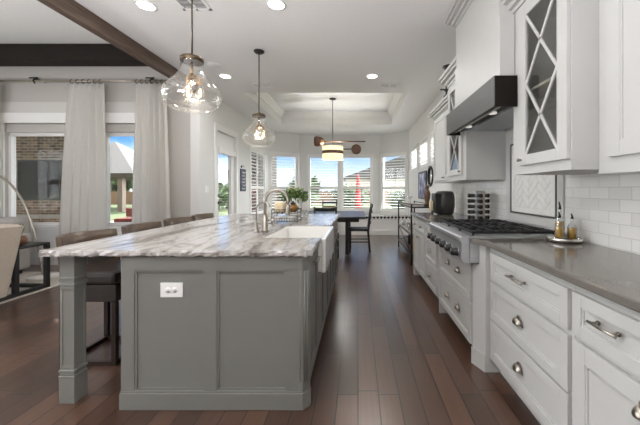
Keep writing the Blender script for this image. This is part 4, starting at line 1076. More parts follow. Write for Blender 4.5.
# ------------------------------------------------------------------ pendants over the island
def pendant(y, label, zb=1.865):
    x = -1.267; o = thing('pendant_light', label, 'pendant light', (x, y, zb), 'glass pendant lights over the island')
    obj('ceiling_plate', MB().lathe([(0.065, CEIL-0.002), (0.065, CEIL-0.015), (0.05, CEIL-0.028), (0, CEIL-0.028)], (x, y, 0), 20), 'black', o)
    obj('rod', MB().cyl((x, y, zb+0.43), (x, y, CEIL-0.026), 0.007, 8), 'cord', o)
    cp = MB().lathe([(0.078, 0.372), (0.082, 0.378), (0.082, 0.402), (0.074, 0.408), (0.03, 0.412), (0.022, 0.43), (0, 0.432)], (x, y, zb), 28)
    obj('cap', cp, 'capmetal', o)
    prof = [(0.0, 0.0), (0.10, 0.002), (0.165, 0.018), (0.208, 0.052), (0.230, 0.095), (0.234, 0.125), (0.220, 0.16), (0.184, 0.20), (0.142, 0.24), (0.110, 0.28), (0.094, 0.32), (0.087, 0.36), (0.086, 0.385)]
    prof = [(r_*(0.88 if z_ < 0.3 else 0.88), z_) for r_, z_ in prof]
    sm = []
    for i in range(len(prof)-1):
        for k in range(3):
            t = k/3; p0 = prof[max(i-1, 0)]; p1 = prof[i]; p2 = prof[i+1]; p3 = prof[min(i+2, len(prof)-1)]
            f = lambda a, b, c, d: 0.5*(2*b+(c-a)*t+(2*a-5*b+4*c-d)*t*t+(3*b-a-3*c+d)*t**3)
            sm.append((max(0.0, f(p0[0], p1[0], p2[0], p3[0])), f(p0[1], p1[1], p2[1], p3[1])))
    sm.append(prof[-1]); sm[0] = (0.0, 0.0)
    gl = MB(); n = 48; rings = []
    for r, z in sm[1:]: rings.append([gl._v((x+r*math.cos(2*PI*k/n), y+r*math.sin(2*PI*k/n), zb+z)) for k in range(n)])
    c0 = gl._v((x, y, zb))
    for k in range(n): gl.bm.faces.new([c0, rings[0][(k+1) % n], rings[0][k]]).smooth = True
    for i in range(len(rings)-1):
        for k in range(n): gl.bm.faces.new([rings[i][k], rings[i][(k+1) % n], rings[i+1][(k+1) % n], rings[i+1][k]]).smooth = True
    so = list(gl.bm.faces); bmesh.ops.solidify(gl.bm, geom=so, thickness=0.004)
    for f in gl.bm.faces: f.smooth = True
    obj('glass_shade', gl, 'globe', o)
    st = MB(); st.cyl((x, y, zb+0.26), (x, y, zb+0.372), 0.010, 10); st.lathe([(0.03, 0.255), (0.03, 0.275), (0, 0.28)], (x, y, zb), 16)
    obj('socket_cluster', st, 'brass', o)
    for k in range(3):
        a = 2*PI*k/3+0.5; cx, cy = x+0.055*math.cos(a), y+0.055*math.sin(a)
        b = obj('bulb', MB().lathe([(0.0, 0.095), (0.018, 0.10), (0.029, 0.12), (0.031, 0.145), (0.024, 0.175), (0.014, 0.20), (0.012, 0.21)], (cx, cy, zb), 14), 'globe', o)
        obj('filament', MB().lathe([(0.0, 0.115), (0.008, 0.12), (0.009, 0.165), (0.0, 0.18)], (cx, cy, zb), 8), 'filament', b)
        obj('bulb_socket', MB().tube([(cx, cy, zb+0.211), (cx, cy, zb+0.245), (x+0.02*math.cos(a), y+0.02*math.sin(a), zb+0.268)], 0.012, 10), 'brass', b)
    l = bpy.data.lights.new('pendant_lamp', 'POINT'); l.energy = 2.5; l.color = (1, 0.88, 0.70); l.shadow_soft_size = 0.05
    lo = bpy.data.objects.new('pendant_lamp', l); C.objects.link(lo); lo.location = (0, 0, 0.08); lo.parent = o
pendant(2.29, 'large clear glass pendant with three bulbs over the near half of the island', 1.872)
pendant(3.84, 'clear glass pendant with three bulbs over the far half of the island near the faucet', 1.83)
# ------------------------------------------------------------------ curtains and rod
RZ, RYY = 3.06, 4.93
t_ = thing('curtain_rod', 'long brushed metal curtain rod with dark bracket above the living room windows', 'curtain rod', (-5.0, RYY, RZ))
ROD = t_
obj('rod', MB().cyl((-7.2, RYY, RZ), (-3.05, RYY, RZ), 0.021, 12), 'nickel', t_)
for x in (-5.31, -3.4):
    b = MB(); b.box(x-0.015, x+0.015, RYY, YLIV-0.002, RZ+0.03, RZ+0.05); b.tube([(x, RYY+0.002, RZ+0.045), (x, RYY-0.03, RZ), (x, RYY, RZ-0.04)], 0.010, 8); b.box(x-0.09, x+0.05, RYY-0.012, RYY+0.012, RZ+0.045, RZ+0.062)
    obj('bracket', b, 'black', t_)
obj('finial', MB().ball((-3.03, RYY, RZ), 0.03, 0.03, 0.03, 12), 'nickel', t_)
def curtain(x0, x1, b0, b1, label, folds, seed):
    o = thing('curtain', label, 'curtain', ((x0+x1)/2, RYY, 0.02), 'white curtains on the living room rod')
    rnd = random.Random(seed); ph = [rnd.uniform(-0.5, 0.5) for _ in range(6)]
    mb = MB(); nu, nv = folds*12, 18; zt = RZ-0.045
    g = []
    for i in range(nu+1):
        u = i/nu; col = []
        for j in range(nv+1):
            v = j/nv; z = 0.02+(zt-0.02)*v
            fl = (1-v)**0.8
            xx = (x0+(x1-x0)*u)*(1-fl)+(b0+(b1-b0)*u)*fl
            uu = u+0.02*math.sin(5*u+ph[0]*3+fl*1.2)
            am = (0.028+0.022*fl)*(0.75+0.35*math.sin(7*u+ph[1]*6))
            yy = RYY+am*math.sin(2*PI*folds*uu)+0.012*fl*math.sin(2*PI*folds*0.5*u+ph[2]*5)
            col.append(mb._v((xx+0.012*math.sin(4*PI*folds*uu)*fl, yy, z)))
        g.append(col)
    for i in range(nu):
        for j in range(nv): mb.bm.faces.new([g[i][j], g[i+1][j], g[i+1][j+1], g[i][j+1]]).smooth = True
    fs = list(mb.bm.faces); bmesh.ops.solidify(mb.bm, geom=fs, thickness=0.003)
    for f in mb.bm.faces: f.smooth = True
    obj('panel', mb, 'curtain', o)
    for i in range(folds):
        x = x0+(x1-x0)*(i+0.25)/folds; r = MB(); pts = [(x+0.006*math.sin(a), RYY+0.030*math.cos(a), RZ+0.030*math.sin(a)-0.006) for a in [2*PI*k/14 for k in range(15)]]
        r.tube(pts, 0.0045, 6, cap=False); r.cyl((x, RYY, RZ-0.034), (x, RYY, RZ-0.043), 0.004, 6); obj('ring', r, 'black', ROD)
curtain(-4.73, -4.16, -4.95, -4.08, 'white linen curtain between the two living room windows', 6, 1)
curtain(-3.66, -3.16, -3.76, -3.07, 'white linen curtain next to the taupe wall, partly over the narrow window', 6, 2)
curtain(-6.35, -5.86, -6.45, -5.84, 'white linen curtain at the outer side of the wide living room window', 6, 3)

# ------------------------------------------------------------------ living-room pieces
t_ = obj('area_rug', MB().box(-6.6, -3.97, 3.05, 4.62, 0.001, 0.014, 0.004), 'rug'); tag(t_, 'cream area rug under the black side table', 'rug')
Z0 = 0.015
t_ = thing('side_table', 'black open-frame side table holding a potted plant', 'side table', (-4.32, 3.6, Z0))
tx0, tx1, ty0, ty1, tz = -4.62, -4.0, 3.32, 3.90, 0.595
obj('table_top', MB().box(tx0, tx1, ty0, ty1, tz-0.03, tz, 0.003), 'black', t_)
for x in (tx0, tx1-0.045):
    for y in (ty0, ty1-0.045): obj('leg', MB().box(x, x+0.045, y, y+0.045, Z0, tz-0.0305), 'black', t_)
rl = MB()
for x in (tx0, tx1-0.045): rl.box(x, x+0.045, ty0+0.045, ty1-0.045, Z0+0.002, Z0+0.045)
rl.box(tx1-0.045, tx1, 3.50, 3.545, Z0+0.045, tz-0.031)
for y in (ty0, ty1-0.045): rl.box(tx0+0.045, tx1-0.045, y, y+0.045, Z0+0.002, Z0+0.045)
obj('base_rail', rl, 'black', t_)
t_ = thing('potted_plant', 'small spiky plant in a coppery bowl on the black side table', 'plant', (-4.06, 3.60, tz+0.001))
px, py = -4.10, 3.60
obj('bowl', MB().lathe([(0.045, 0.001), (0.085, 0.03), (0.10, 0.07), (0.085, 0.115), (0.075, 0.115), (0.085, 0.07), (0.0, 0.06)], (px, py, tz), 20), 'copper', t_)
lv = MB(); rnd = random.Random(5)
for i in range(26):
    a = rnd.uniform(0, 2*PI); ln = rnd.uniform(0.10, 0.19); lean = rnd.uniform(0.05, 0.5)
    p0 = Vector((px+0.03*math.cos(a), py+0.03*math.sin(a), tz+0.09)); p1 = p0+Vector((math.cos(a)*lean*ln, math.sin(a)*lean*ln, ln)); s_ = Vector((-math.sin(a), math.cos(a), 0))*0.009
    pm = p0.lerp(p1, 0.5)-Vector((math.cos(a), math.sin(a), 0))*0.01
    lv.quad(p0-s_, p0+s_, pm+s_*1.2, pm-s_*1.2); lv.bm.faces.new([lv._v(pm-s_*1.2), lv._v(pm+s_*1.2), lv._v(p1)])
obj('leaves', lv, 'leaf', t_)
t_ = thing('arc_floor_lamp', 'slim steel arc floor lamp with a white marble base by the window', 'floor lamp', (-4.45, 4.28, 0))
obj('base', MB().lathe([(0.0, 0.016), (0.17, 0.016), (0.175, 0.03), (0.165, 0.065), (0, 0.068)], (-4.47, 4.27, 0), 28), 'marble', t_)
pp = [(-4.46, 4.25, 0.068), (-4.53, 4.25, 0.45), (-4.60, 4.25, 0.72), (-4.72, 4.25, 1.05), (-4.86, 4.25, 1.28), (-5.02, 4.25, 1.43), (-5.25, 4.25, 1.55), (-5.6, 4.22, 1.62), (-6.0, 4.15, 1.60), (-6.3, 4.1, 1.5)]
def smooth(P, k=5):
    P = [Vector(p) for p in P]; out = []
    for i in range(len(P)-1):
        a, b, c, d = P[max(i-1, 0)], P[i], P[i+1], P[min(i+2, len(P)-1)]
        for j in range(k):
            t = j/k; out.append(0.5*(2*b+(c-a)*t+(2*a-5*b+4*c-d)*t*t+(3*b-a-3*c+d)*t**3))
    return out+[P[-1]]
obj('arm', MB().tube(smooth(pp), 0.015, 10), 'nickel', t_)
obj('lamp_shade', MB().lathe([(0.02, 0.12), (0.10, 0.09), (0.16, 0.0), (0.155, 0.0), (0.095, 0.085), (0.0, 0.11)], (-6.3, 4.1, 1.38), 20), 'nickel', t_)
t_ = thing('sofa', 'pale grey sofa below the wide living room window', 'sofa', (-5.7, 4.3, Z0))
obj('seat_base', MB().box(-6.55, -4.98, 3.72, 4.58, 0.08, 0.42, 0.04), 'sofa', t_); obj('backrest', MB().box(-6.5, -5.05, 4.4, 4.66, 0.42, 0.86, 0.06), 'sofa', t_)
obj('armrest', MB().box(-5.12, -4.96, 3.74, 4.6, 0.42, 0.62, 0.05), 'sofa', t_); obj('seat_cushion', MB().box(-6.5, -5.13, 3.7, 4.39, 0.42, 0.56, 0.05), 'sofa', t_)
fm = MB()
for x in (-6.45, -5.1):
    for y in (3.8, 4.5): fm.box(x-0.03, x+0.03, y-0.03, y+0.03, Z0, 0.08)
obj('feet', fm, 'black', t_)
t_ = thing('armchair', 'beige linen armchair cut by the picture edge before the black side table', 'armchair', (-4.1, 2.85, Z0))
pr = MB(); pr.prism([(-4.30, 0.12), (-3.80, 0.12), (-3.62, 0.88), (-3.68, 0.90), (-4.30, 0.90)], 2.72, 3.26, 'y', bev=0.02)
obj('backrest', pr, 'linen', t_)
obj('seat', MB().box(-4.95, -4.305, 2.74, 3.24, 0.12, 0.46, 0.05), 'linen', t_)
for y in (2.72, 3.16): obj('armrest', MB().box(-4.9, -4.31, y, y+0.10, 0.461, 0.66, 0.03), 'linen', t_)
fm = MB()
for x in (-4.85, -3.9):
    for y in (2.79, 3.19): fm.box(x-0.025, x+0.025, y-0.025, y+0.025, 0.001 if y < 3.0 else Z0, 0.12)
obj('feet', fm, 'black', t_)
t_ = obj('throw_pillow', MB().box(-6.1, -5.65, 4.22, 4.38, 0.57, 0.95, 0.06), 'walnut'); tag(t_, 'dusky throw pillow standing on the pale grey sofa', 'pillow')

# ------------------------------------------------------------------ things on the plain wall
t_ = thing('light_switch', 'white light switch plate between the taupe corner and the glazed door', 'light switch', (XL, 5.34, 1.22))
obj('switch_plate', MB().box(XL+0.001, XL+0.007, 5.28, 5.41, 1.225, 1.345, 0.002), 'plate', t_)
for y in (5.315, 5.375): obj('rocker', MB().box(XL+0.007, XL+0.011, y-0.018, y+0.018, 1.255, 1.315), 'plate', t_)
t_ = thing('wall_sign', 'narrow slate-blue vertical sign with white script beside the glazed door', 'sign', (XL+0.01, 7.02, 1.24))
obj('board', MB().box(XL+0.002, XL+0.02, 6.86, 7.18, 1.24, 1.76, 0.002), 'sign', t_)
sc = MB(); rnd = random.Random(9)
for k in range(6):
    y0 = 6.93+0.02*(k % 2); z0 = 1.30+k*0.075; pts = []
    for j in range(26): pts.append((XL+0.0215, y0+0.0075*j, z0+0.02*math.sin(j*1.35+k)+0.006*math.sin(j*0.6)))
    sc.tube(pts, 0.004, 5)
obj('script', sc, 'chalk', t_)
rg = MB(); rg.tube([(XL+0.012, 7.02+0.06*math.cos(a), 1.80+0.04*math.sin(a)) for a in [PI*k/10 for k in range(11)]], 0.005, 6)
obj('hanger', rg, 'black', t_)
obj('knob', MB().lathe([(0.0, 0.002), (0.028, 0.002), (0.028, 0.02), (0, 0.024)], (XL, 6.93, 1.81), 14, 'x'), 'black', t_)

# ------------------------------------------------------------------ window seat in the bay
t_ = thing('window_seat', 'white panelled window seat built across the bay', 'window seat', (-0.5, 8.9, 0))
ws = MB(); ws.prism([(XL+0.03, 8.49), (XR-0.03, 8.49), (XR-0.03, 8.92), (0.69, YB-0.07), (-1.87, YB-0.07), (XL+0.03, 9.0)], 0.0, 0.44)
obj('seat_box', ws, 'trim', t_)
fp = MB(face_front(XL+0.04, 8.489))
for k in range(4):
    a0 = 0.06+k*1.02; fp.box(a0, a0+0.07, -0.014, 0, 0.14, 0.44); 
fp.box(0.06, 4.12, -0.0139, 0, 0.37, 0.435); fp.box(0.06, 4.12, -0.02, 0, 0.0, 0.139)
obj('panel_frame', fp, 'trim', t_)
t_ = obj('seat_cushion', MB().prism([(XL+0.06, 8.45), (XR-0.05, 8.45), (XR-0.05, 8.92), (0.66, YB-0.13), (-1.84, YB-0.13), (XL+0.06, 8.98)], 0.442, 0.522, bev=0.02), 'checker'); tag(t_, 'black and white checked cushion along the bay window seat', 'cushion')

# ------------------------------------------------------------------ dining table and chairs
t_ = thing('dining_table', 'black rectangular dining table under the drum chandelier', 'dining table', (-0.58, 6.6, 0))
obj('table_top', MB().box(-1.30, 0.15, 5.78, 7.45, 0.715, 0.75, 0.004), 'blackwood', t_)
ap = MB(); 
for y in (5.88, 7.33): ap.box(-1.15, 0.0, y, y+0.025, 0.64, 0.7145)
for x in (-1.17, -0.005): ap.box(x, x+0.025, 5.905, 7.33, 0.64, 0.7145)
obj('apron', ap, 'blackwood', t_)
for x in (-1.17, -0.25):
    for y in (5.905, 7.25): obj('leg', MB().box(x, x+0.07, y, y+0.07, 0.0, 0.714), 'blackwood', t_)
def make_chair():
    o = thing('dining_chair', '', 'chair', (0, 0, 0), 'black ladder-back dining chairs', local=True)     # faces +y, back at -y
    obj('seat', MB().box(-0.21, 0.21, -0.20, 0.22, 0.43, 0.475, 0.012), 'black', o)
    for x in (-0.185, 0.185):
        obj('leg', MB().box(x-0.018, x+0.018, 0.165, 0.20, 0.0, 0.43), 'blackwood', o)
        l = MB(); l.tube([(x, -0.225, 0.0), (x, -0.19, 0.40), (x, -0.20, 0.50), (x, -0.235, 0.80), (x, -0.265, 0.985)], 0.018, 6); obj('leg', l, 'blackwood', o)
    def slat(z0, z1, nm, m):
        s = MB(); n = 10; yb = lambda z: -0.205-0.06*(z-0.5)/0.48
        A = []
        for i in range(n+1):
            x = -0.19+0.38*i/n; bow = 0.035*(1-(2*i/n-1)**2)
            A.append([s._v((x, yb(z)-bow+dy, z)) for z, dy in ((z0, -0.008), (z1, -0.008), (z1, 0.008), (z0, 0.008))])
        for i in range(n):
            for k in range(4): s.bm.faces.new([A[i][k], A[i][(k+1) % 4], A[i+1][(k+1) % 4], A[i+1][k]])
        s.bm.faces.new(A[0]); s.bm.faces.new(A[-1][::-1]); bmesh.ops.recalc_face_normals(s.bm, faces=s.bm.faces); obj(nm, s, m, o)
    slat(0.905, 0.965, 'top_rail', 'blackwood'); slat(0.80, 0.845, 'back_slat', 'walnut'); slat(0.68, 0.725, 'back_slat', 'blackwood'); slat(0.57, 0.61, 'back_slat', 'blackwood')
    r = MB()
    for x in (-0.185, 0.185): r.box(x-0.01, x+0.01, -0.195, 0.165, 0.20, 0.222)
    r.box(-0.175, 0.175, 0.175, 0.195, 0.33, 0.352); obj('stretcher', r, 'blackwood', o)
    return o
c0 = make_chair()
c0.location = (-0.56, 5.40, 0); c0['label'] = 'black ladder-back dining chair with its back to the island'
c1 = dup(c0, (0.02, 6.30, 0), PI/2, 'black dining chair seen in profile at the aisle end of the table')
c2 = dup(c0, (-0.75, 7.62, 0), PI, 'black dining chair on the window side of the table'); c2.location.y = 7.72
c3 = dup(c0, (-1.42, 6.5, 0), -PI/2, 'black dining chair hidden behind the island at the table end by the door wall'); c3.location.x = -1.45

# ------------------------------------------------------------------ chandelier
cx, cy = -0.58, 6.89
t_ = thing('chandelier', 'chandelier with a glowing cream drum shade and walnut ends on two bars', 'chandelier', (cx, cy, 1.96))
obj('canopy', MB().lathe([(0.075, TZ-0.001), (0.075, TZ-0.02), (0.05, TZ-0.03), (0, TZ-0.03)], (cx, cy, 0), 20), 'black', t_)
obj('stem', MB().cyl((cx, cy, 2.26), (cx, cy, TZ-0.028), 0.008, 10), 'black', t_)
obj('crossbar', MB().tube([(-0.80, cy, 2.385), (0.17, cy, 2.385)], 0.014, 10), 'walnut', t_)
obj('crossbar', MB().tube([(cx+0.22, cy, 2.21), (-0.13, cy, 2.21)], 0.012, 10), 'walnut', t_)
obj('wood_bell', MB().lathe([(0.0, -0.235), (0.10, -0.235), (0.115, -0.20), (0.115, -0.14), (0.09, -0.05), (0.03, 0.0), (0, 0.0)], (-0.765, cy, 2.385), 20, 'x'), 'walnut', t_)
obj('wood_disc', MB().lathe([(0.0, -0.05), (0.095, -0.05), (0.113, -0.03), (0.113, 0.03), (0.095, 0.05), (0.0, 0.05)], (-0.04, cy, 2.205), 28, 'y'), 'walnut', t_)
dr = MB(); dr.lathe([(0.236, 2.265), (0.240, 2.265), (0.240, 1.965), (0.236, 1.965), (0.236, 2.265)], (cx, cy, 0), 36, cap=False); 
obj('drum_shade', dr, 'cream_shade', t_)
obj('shade_band', MB().lathe([(0.2405, 2.165), (0.244, 2.165), (0.244, 2.095), (0.2405, 2.095)], (cx, cy, 0), 36, cap=False), 'walnut', t_)
obj('diffuser', MB().lathe([(0.0, 1.985), (0.234, 1.985), (0.234, 1.992), (0, 1.992)], (cx, cy, 0), 36), 'cream_shade', t_)
sp = MB(); 
for k in range(3): a = 2*PI*k/3; sp.cyl((cx, cy, 2.255), (cx+0.236*math.cos(a), cy+0.236*math.sin(a), 2.255), 0.004, 6)
obj('spider', sp, 'black', t_)
l = bpy.data.lights.new('chandelier_lamp', 'POINT'); l.energy = 34; l.color = (0.95, 0.97, 1.0); l.shadow_soft_size = 0.06
lo = bpy.data.objects.new('chandelier_lamp', l); C.objects.link(lo); lo.location = (0, 0, 0.07); lo.parent = t_

l = bpy.data.lights.new('chandelier_downlamp', 'AREA'); l.shape = 'DISK'; l.size = 0.44; l.energy = 14; l.color = (1, 0.97, 0.92)
lo = bpy.data.objects.new('chandelier_downlamp', l); C.objects.link(lo); lo.location = (0, 0, 0.015); lo.parent = t_
# ------------------------------------------------------------------ bar cart beyond the counter
BX0, BX1, BY0, BY1, BT = 0.89, 1.27, 5.06, 6.70, 1.03
t_ = thing('bar_cart', 'tall black metal bar shelf with crossed braces beyond the counter end', 'bar shelf', (1.08, 5.88, 0))
for x in (BX0, BX1-0.028):
    for y in (BY0, BY1-0.028): obj('post', MB().box(x, x+0.028, y, y+0.028, 0.0, BT), 'black', t_)
for z in (0.17, 0.52, 0.985):
    r = MB()
    for x in (BX0, BX1-0.022): r.box(x, x+0.022, BY0+0.028, BY1-0.028, z-0.022, z)
    for y in (BY0, BY1-0.022): r.box(BX0+0.028, BX1-0.028, y, y+0.022, z-0.022, z)
    obj('shelf_rail', r, 'black', t_)
    obj('shelf_board', MB().box(BX0+0.022, BX1-0.022, BY0+0.022, BY1-0.022, z-0.018, z+0.001), 'walnut' if z < 0.3 else 'sofa', t_)
tr = MB()
for x in (BX0+0.006, BX1-0.022): tr.box(x, x+0.016, BY0+0.028, BY1-0.028, BT-0.018, BT-0.002)
for y in (BY0+0.006,): tr.box(BX0+0.028, BX1-0.028, y, y+0.016, BT-0.018, BT-0.002)
obj('gallery_rail', tr, 'black', t_)
xb = MB(); zz0, zz1 = 0.18, 0.50
for (a, b) in (((BX0+0.012, 5.09, zz0), (BX0+0.012, 6.67, zz1)), ((BX0+0.012, 5.09, zz1), (BX0+0.012, 6.67, zz0))): xb.tube([a, b], 0.009, 8)
obj('cross_brace', xb, 'black', t_)
def martini():
    o = thing('martini_glass', '', 'glass', (0, 0, 0), 'stemmed glasses on the bar shelf', local=True)
    obj('bowl', MB().lathe([(0.004, 0.095), (0.055, 0.165), (0.053, 0.165), (0.0, 0.098)], (0, 0, 0), 18), 'tumbler', o)
    obj('stem', MB().lathe([(0.038, 0.0), (0.036, 0.004), (0.004, 0.010), (0.004, 0.095), (0, 0.0955)], (0, 0, 0), 16), 'black', o); return o
g0 = martini(); g0.location = (1.0, 5.75, 0.987); g0['label'] = 'dark-stemmed martini glass on top of the bar shelf nearest the counter'
g1 = dup(g0, (0.97, 6.3, 0.987), None, 'dark-stemmed martini glass on top of the bar shelf nearest the bay')
def tumbler(x, y, z, label): 
    o = obj('tumbler', MB().lathe([(0.034, 0), (0.040, 0.10), (0.0375, 0.10), (0.032, 0.006), (0, 0.006)], (x, y, z+0.002), 16), 'tumbler'); tag(o, label, 'glass', 'tumblers on the bar shelf')
    return o
for x, y, lb in ((0.97, 5.6, 'clear tumbler on the middle shelf of the bar shelf, closest to the counter'), (1.0, 5.95, 'clear tumbler in the centre of the middle bar shelf'), (0.97, 6.35, 'clear tumbler on the middle bar shelf, closest to the bay')): tumbler(x, y, 0.521, lb)
def bottle(x, y, z, h, m, label):
    o = thing('bottle', label, 'bottle', (x, y, z), 'bottles on the bar shelf')
    obj('bottle_body', MB().lathe([(0.036, 0.001), (0.037, h*0.6), (0.014, h*0.75), (0.013, h*0.93), (0, h*0.93)], (x, y, z), 16), m, o); obj('stopper', MB().lathe([(0.015, h*0.931), (0.015, h), (0, h)], (x, y, z), 12), 'black', o)
bottle(0.99, 5.4, 0.172, 0.26, 'oil', 'amber bottle on the lowest bar shelf'); bottle(1.05, 6.1, 0.172, 0.28, 'knob', 'dark bottle on the lowest bar shelf')
t_ = obj('serving_tray', MB().box(0.93, 1.11, 5.13, 5.50, 0.987, 1.012, 0.006), 'potwhite'); tag(t_, 'white rectangular tray lying on the bar shelf top', 'tray')
# leaning art, round mirror, carved piece on the shelf
t_ = thing('framed_art', 'blue abstract canvas in a dark frame on the wall above the bar shelf', 'artwork', (1.51, 7.0, 1.06))
obj('canvas', MB().box(1.495, 1.5185, 6.64, 7.38, 1.10, 1.66), 'art', t_)
ff = MB()
for a, b, c_, d_ in ((6.60, 6.64, 1.06, 1.70), (7.38, 7.42, 1.06, 1.70), (6.64, 7.38, 1.06, 1.10), (6.64, 7.38, 1.66, 1.70)): ff.box(1.488, 1.5185, a, b, c_, d_)
obj('art_frame', ff, 'black', t_)
t_ = thing('round_mirror', 'round black-framed mirror on the wall beside the blue canvas', 'mirror', (1.51, 6.25, 1.34))
obj('mirror_glass', MB().lathe([(0.0, -0.012), (0.19, -0.012), (0.19, -0.002), (0, -0.002)], (XR, 6.25, 1.555), 32, 'x'), 'chrome', t_)
obj('mirror_frame', MB().lathe([(0.188, -0.002), (0.188, -0.03), (0.215, -0.03), (0.215, -0.002)], (XR, 6.25, 1.555), 32, 'x', cap=False), 'black', t_)
t_ = thing('carved_figure', 'brown carved wooden figure standing on the bar shelf below the round mirror', 'figurine', (1.19, 5.16, 0.987))
obj('figure_body', MB().lathe([(0.05, 0.001), (0.055, 0.03), (0.035, 0.06), (0.05, 0.14), (0.06, 0.22), (0.04, 0.27), (0.02, 0.29), (0.035, 0.32), (0.03, 0.36), (0, 0.375)], (1.19, 5.16, 0.987), 18), 'walnut', t_)
obj('figure_base', MB().box(1.13, 1.25, 5.10, 5.22, 0.9865, 0.9878), 'black', t_)

# ------------------------------------------------------------------ things on the range-wall counter
ZT = 0.927
t_ = thing('air_fryer', 'rounded graphite air fryer on the far counter', 'air fryer', (1.22, 4.28, ZT))
ax, ay = 1.235, 4.28
b = MB(); b.lathe([(0.10, 0.0), (0.125, 0.02), (0.14, 0.12), (0.14, 0.22), (0.128, 0.30), (0.10, 0.325), (0, 0.33)], (ax, ay, ZT), 28, sy=0.95)
obj('fryer_body', b, 'darkgrey', t_)
obj('basket_front', MB().box(ax-0.165, ax-0.06, ay-0.11, ay+0.11, ZT+0.012, ZT+0.30, 0.02), 'black', t_)
obj('basket_handle', MB().box(ax-0.215, ax-0.1655, ay-0.035, ay+0.035, ZT+0.05, ZT+0.19, 0.012), 'bread', t_)
t_ = thing('spice_rack', 'square steel spice carousel on the counter just past the rangetop', 'spice rack', (1.31, 3.26, ZT))
sx_, sy_ = 1.31, 3.26
obj('base', MB().box(sx_-0.075, sx_+0.075, sy_-0.075, sy_+0.075, ZT, ZT+0.015, 0.003), 'steel', t_)
obj('column', MB().box(sx_-0.045, sx_+0.045, sy_-0.045, sy_+0.045, ZT+0.015, ZT+0.325, 0.003), 'steel', t_)
obj('top', MB().box(sx_-0.055, sx_+0.055, sy_-0.055, sy_+0.055, ZT+0.325, ZT+0.335, 0.003), 'steel', t_)
pnl = MB(); pnl.box(sx_+0.008, sx_+0.045, sy_-0.062, sy_-0.0455, ZT+0.02, ZT+0.32); obj('face_panel', pnl, 'linen', t_)
def jar():
    o = thing('spice_jar', '', 'spice jar', (0, 0, 0), None, local=True)      # axis along +x, base at x=0
    obj('jar_body', MB().lathe([(0.0, 0.0), (0.020, 0.001), (0.020, 0.045), (0, 0.045)], (0, 0, 0), 12, 'x'), 'spice', o)
    obj('lid', MB().lathe([(0.0, 0.0455), (0.022, 0.0455), (0.022, 0.066), (0.018, 0.069), (0, 0.069)], (0, 0, 0), 12, 'x'), 'knob', o); return o
rows = ['lowest row', 'second row from the bottom', 'middle row', 'second row from the top', 'top row']
j0 = jar(); first = True
for r_ in range(5):
    z = ZT+0.047+r_*0.059
    for (dx, dy, rz, yo) in ((0.046, 0, 0, 0), (-0.046, 0, PI, 0), (0, -0.046, -PI/2, -0.018), (0, 0.046, PI/2, 0)):
        o = j0 if first else dup(j0, (0, 0, 0)); first = False
        o.location = (sx_+dx+(yo if dx == 0 else 0), sy_+dy, z); o.rotation_euler = (0, 0, rz)
        o['label'] = 'black-lidded spice jar in the %s of the spice carousel' % rows[r_]; o['group'] = 'spice jars in the %s' % rows[r_]
t_ = thing('round_tray', 'round polished silver tray holding oil bottles on the near counter', 'tray', (1.36, 1.98, ZT))
qx, qy = 1.375, 2.0
obj('tray_dish', MB().lathe([(0.0, 0.001), (0.095, 0.001), (0.105, 0.012), (0.105, 0.03), (0.101, 0.03), (0.099, 0.012), (0.09, 0.007), (0, 0.007)], (qx, qy, ZT), 32), 'chrome', t_)
def cruet(x, y, h, label, r=0.028):
    o = thing('oil_bottle', label, 'oil bottle', (x, y, ZT+0.0075), 'oil bottles on the silver tray')
    z = ZT+0.008
    obj('bottle_body', MB().lathe([(0.0, 0.0), (r, 0.0), (r, h*0.5), (r*0.8, h*0.58), (0.010, h*0.66), (0.009, h*0.80)], (x, y, z), 18, cap=False), 'tumbler', o)
    obj('oil_fill', MB().lathe([(0.0, 0.004), (r-0.003, 0.004), (r-0.003, h*0.48), (0.0, h*0.48)], (x, y, z), 16), 'oil', o)
    obj('pour_spout', MB().tube([(x, y, z+h*0.803), (x, y, z+h*0.90), (x-0.006, y, z+h)], 0.006, 8, radii=[0.010, 0.006, 0.004]), 'knob', o)
cruet(qx-0.05, qy-0.028, 0.19, 'short golden oil bottle at the aisle side of the silver tray'); cruet(qx-0.008, qy+0.032, 0.255, 'tallest golden oil bottle with black spout on the silver tray'); cruet(qx+0.035, qy-0.025, 0.18, 'short golden oil bottle on the silver tray beside the subway tile')
# things on top of and inside the cabinets
t_ = thing('iron_finial', 'black iron finial ornament standing on the lower far wall cabinet', 'ornament', (1.2, 4.1, 2.522))
obj('finial_stem', MB().lathe([(0.04, 0.0), (0.04, 0.012), (0.012, 0.03), (0.012, 0.07), (0.035, 0.09), (0.012, 0.11), (0.012, 0.15), (0.03, 0.17), (0.0, 0.20)], (1.185, 4.02, 2.517), 12), 'black', t_)
obj('finial_arms', MB().cyl((1.10, 4.02, 2.615), (1.27, 4.02, 2.615), 0.010, 8), 'black', t_)
t_ = obj('ornament_bowl', MB().lathe([(0.05, 0.0), (0.03, 0.02), (0.09, 0.09), (0.085, 0.09), (0.0, 0.03)], (1.10, 3.58, 2.652), 16), 'black'); tag(t_, 'small black footed bowl on top of the far glass cabinet', 'bowl')
def dish_stack(y, lb):
    for k in range(4):
        o = obj('dinner_plate', MB().lathe([(0.06, 0), (0.10, 0.012), (0.098, 0.014), (0.06, 0.004), (0, 0.004)], (1.30, y, 1.408+k*0.0145), 24), 'potwhite')
        tag(o, 'white plate in the stack on the bottom of the %s' % lb, 'plate', 'plate stack in the '+lb)
dish_stack(1.76, 'near glass cabinet'); dish_stack(3.36, 'far glass cabinet')
t_ = obj('serving_bowl', MB().lathe([(0.045, 0.001), (0.09, 0.05), (0.11, 0.10), (0.105, 0.10), (0.08, 0.05), (0, 0.01)], (1.30, 1.985, 1.407), 24), 'potwhite'); tag(t_, 'white bowl beside the plates in the near glass cabinet', 'bowl')
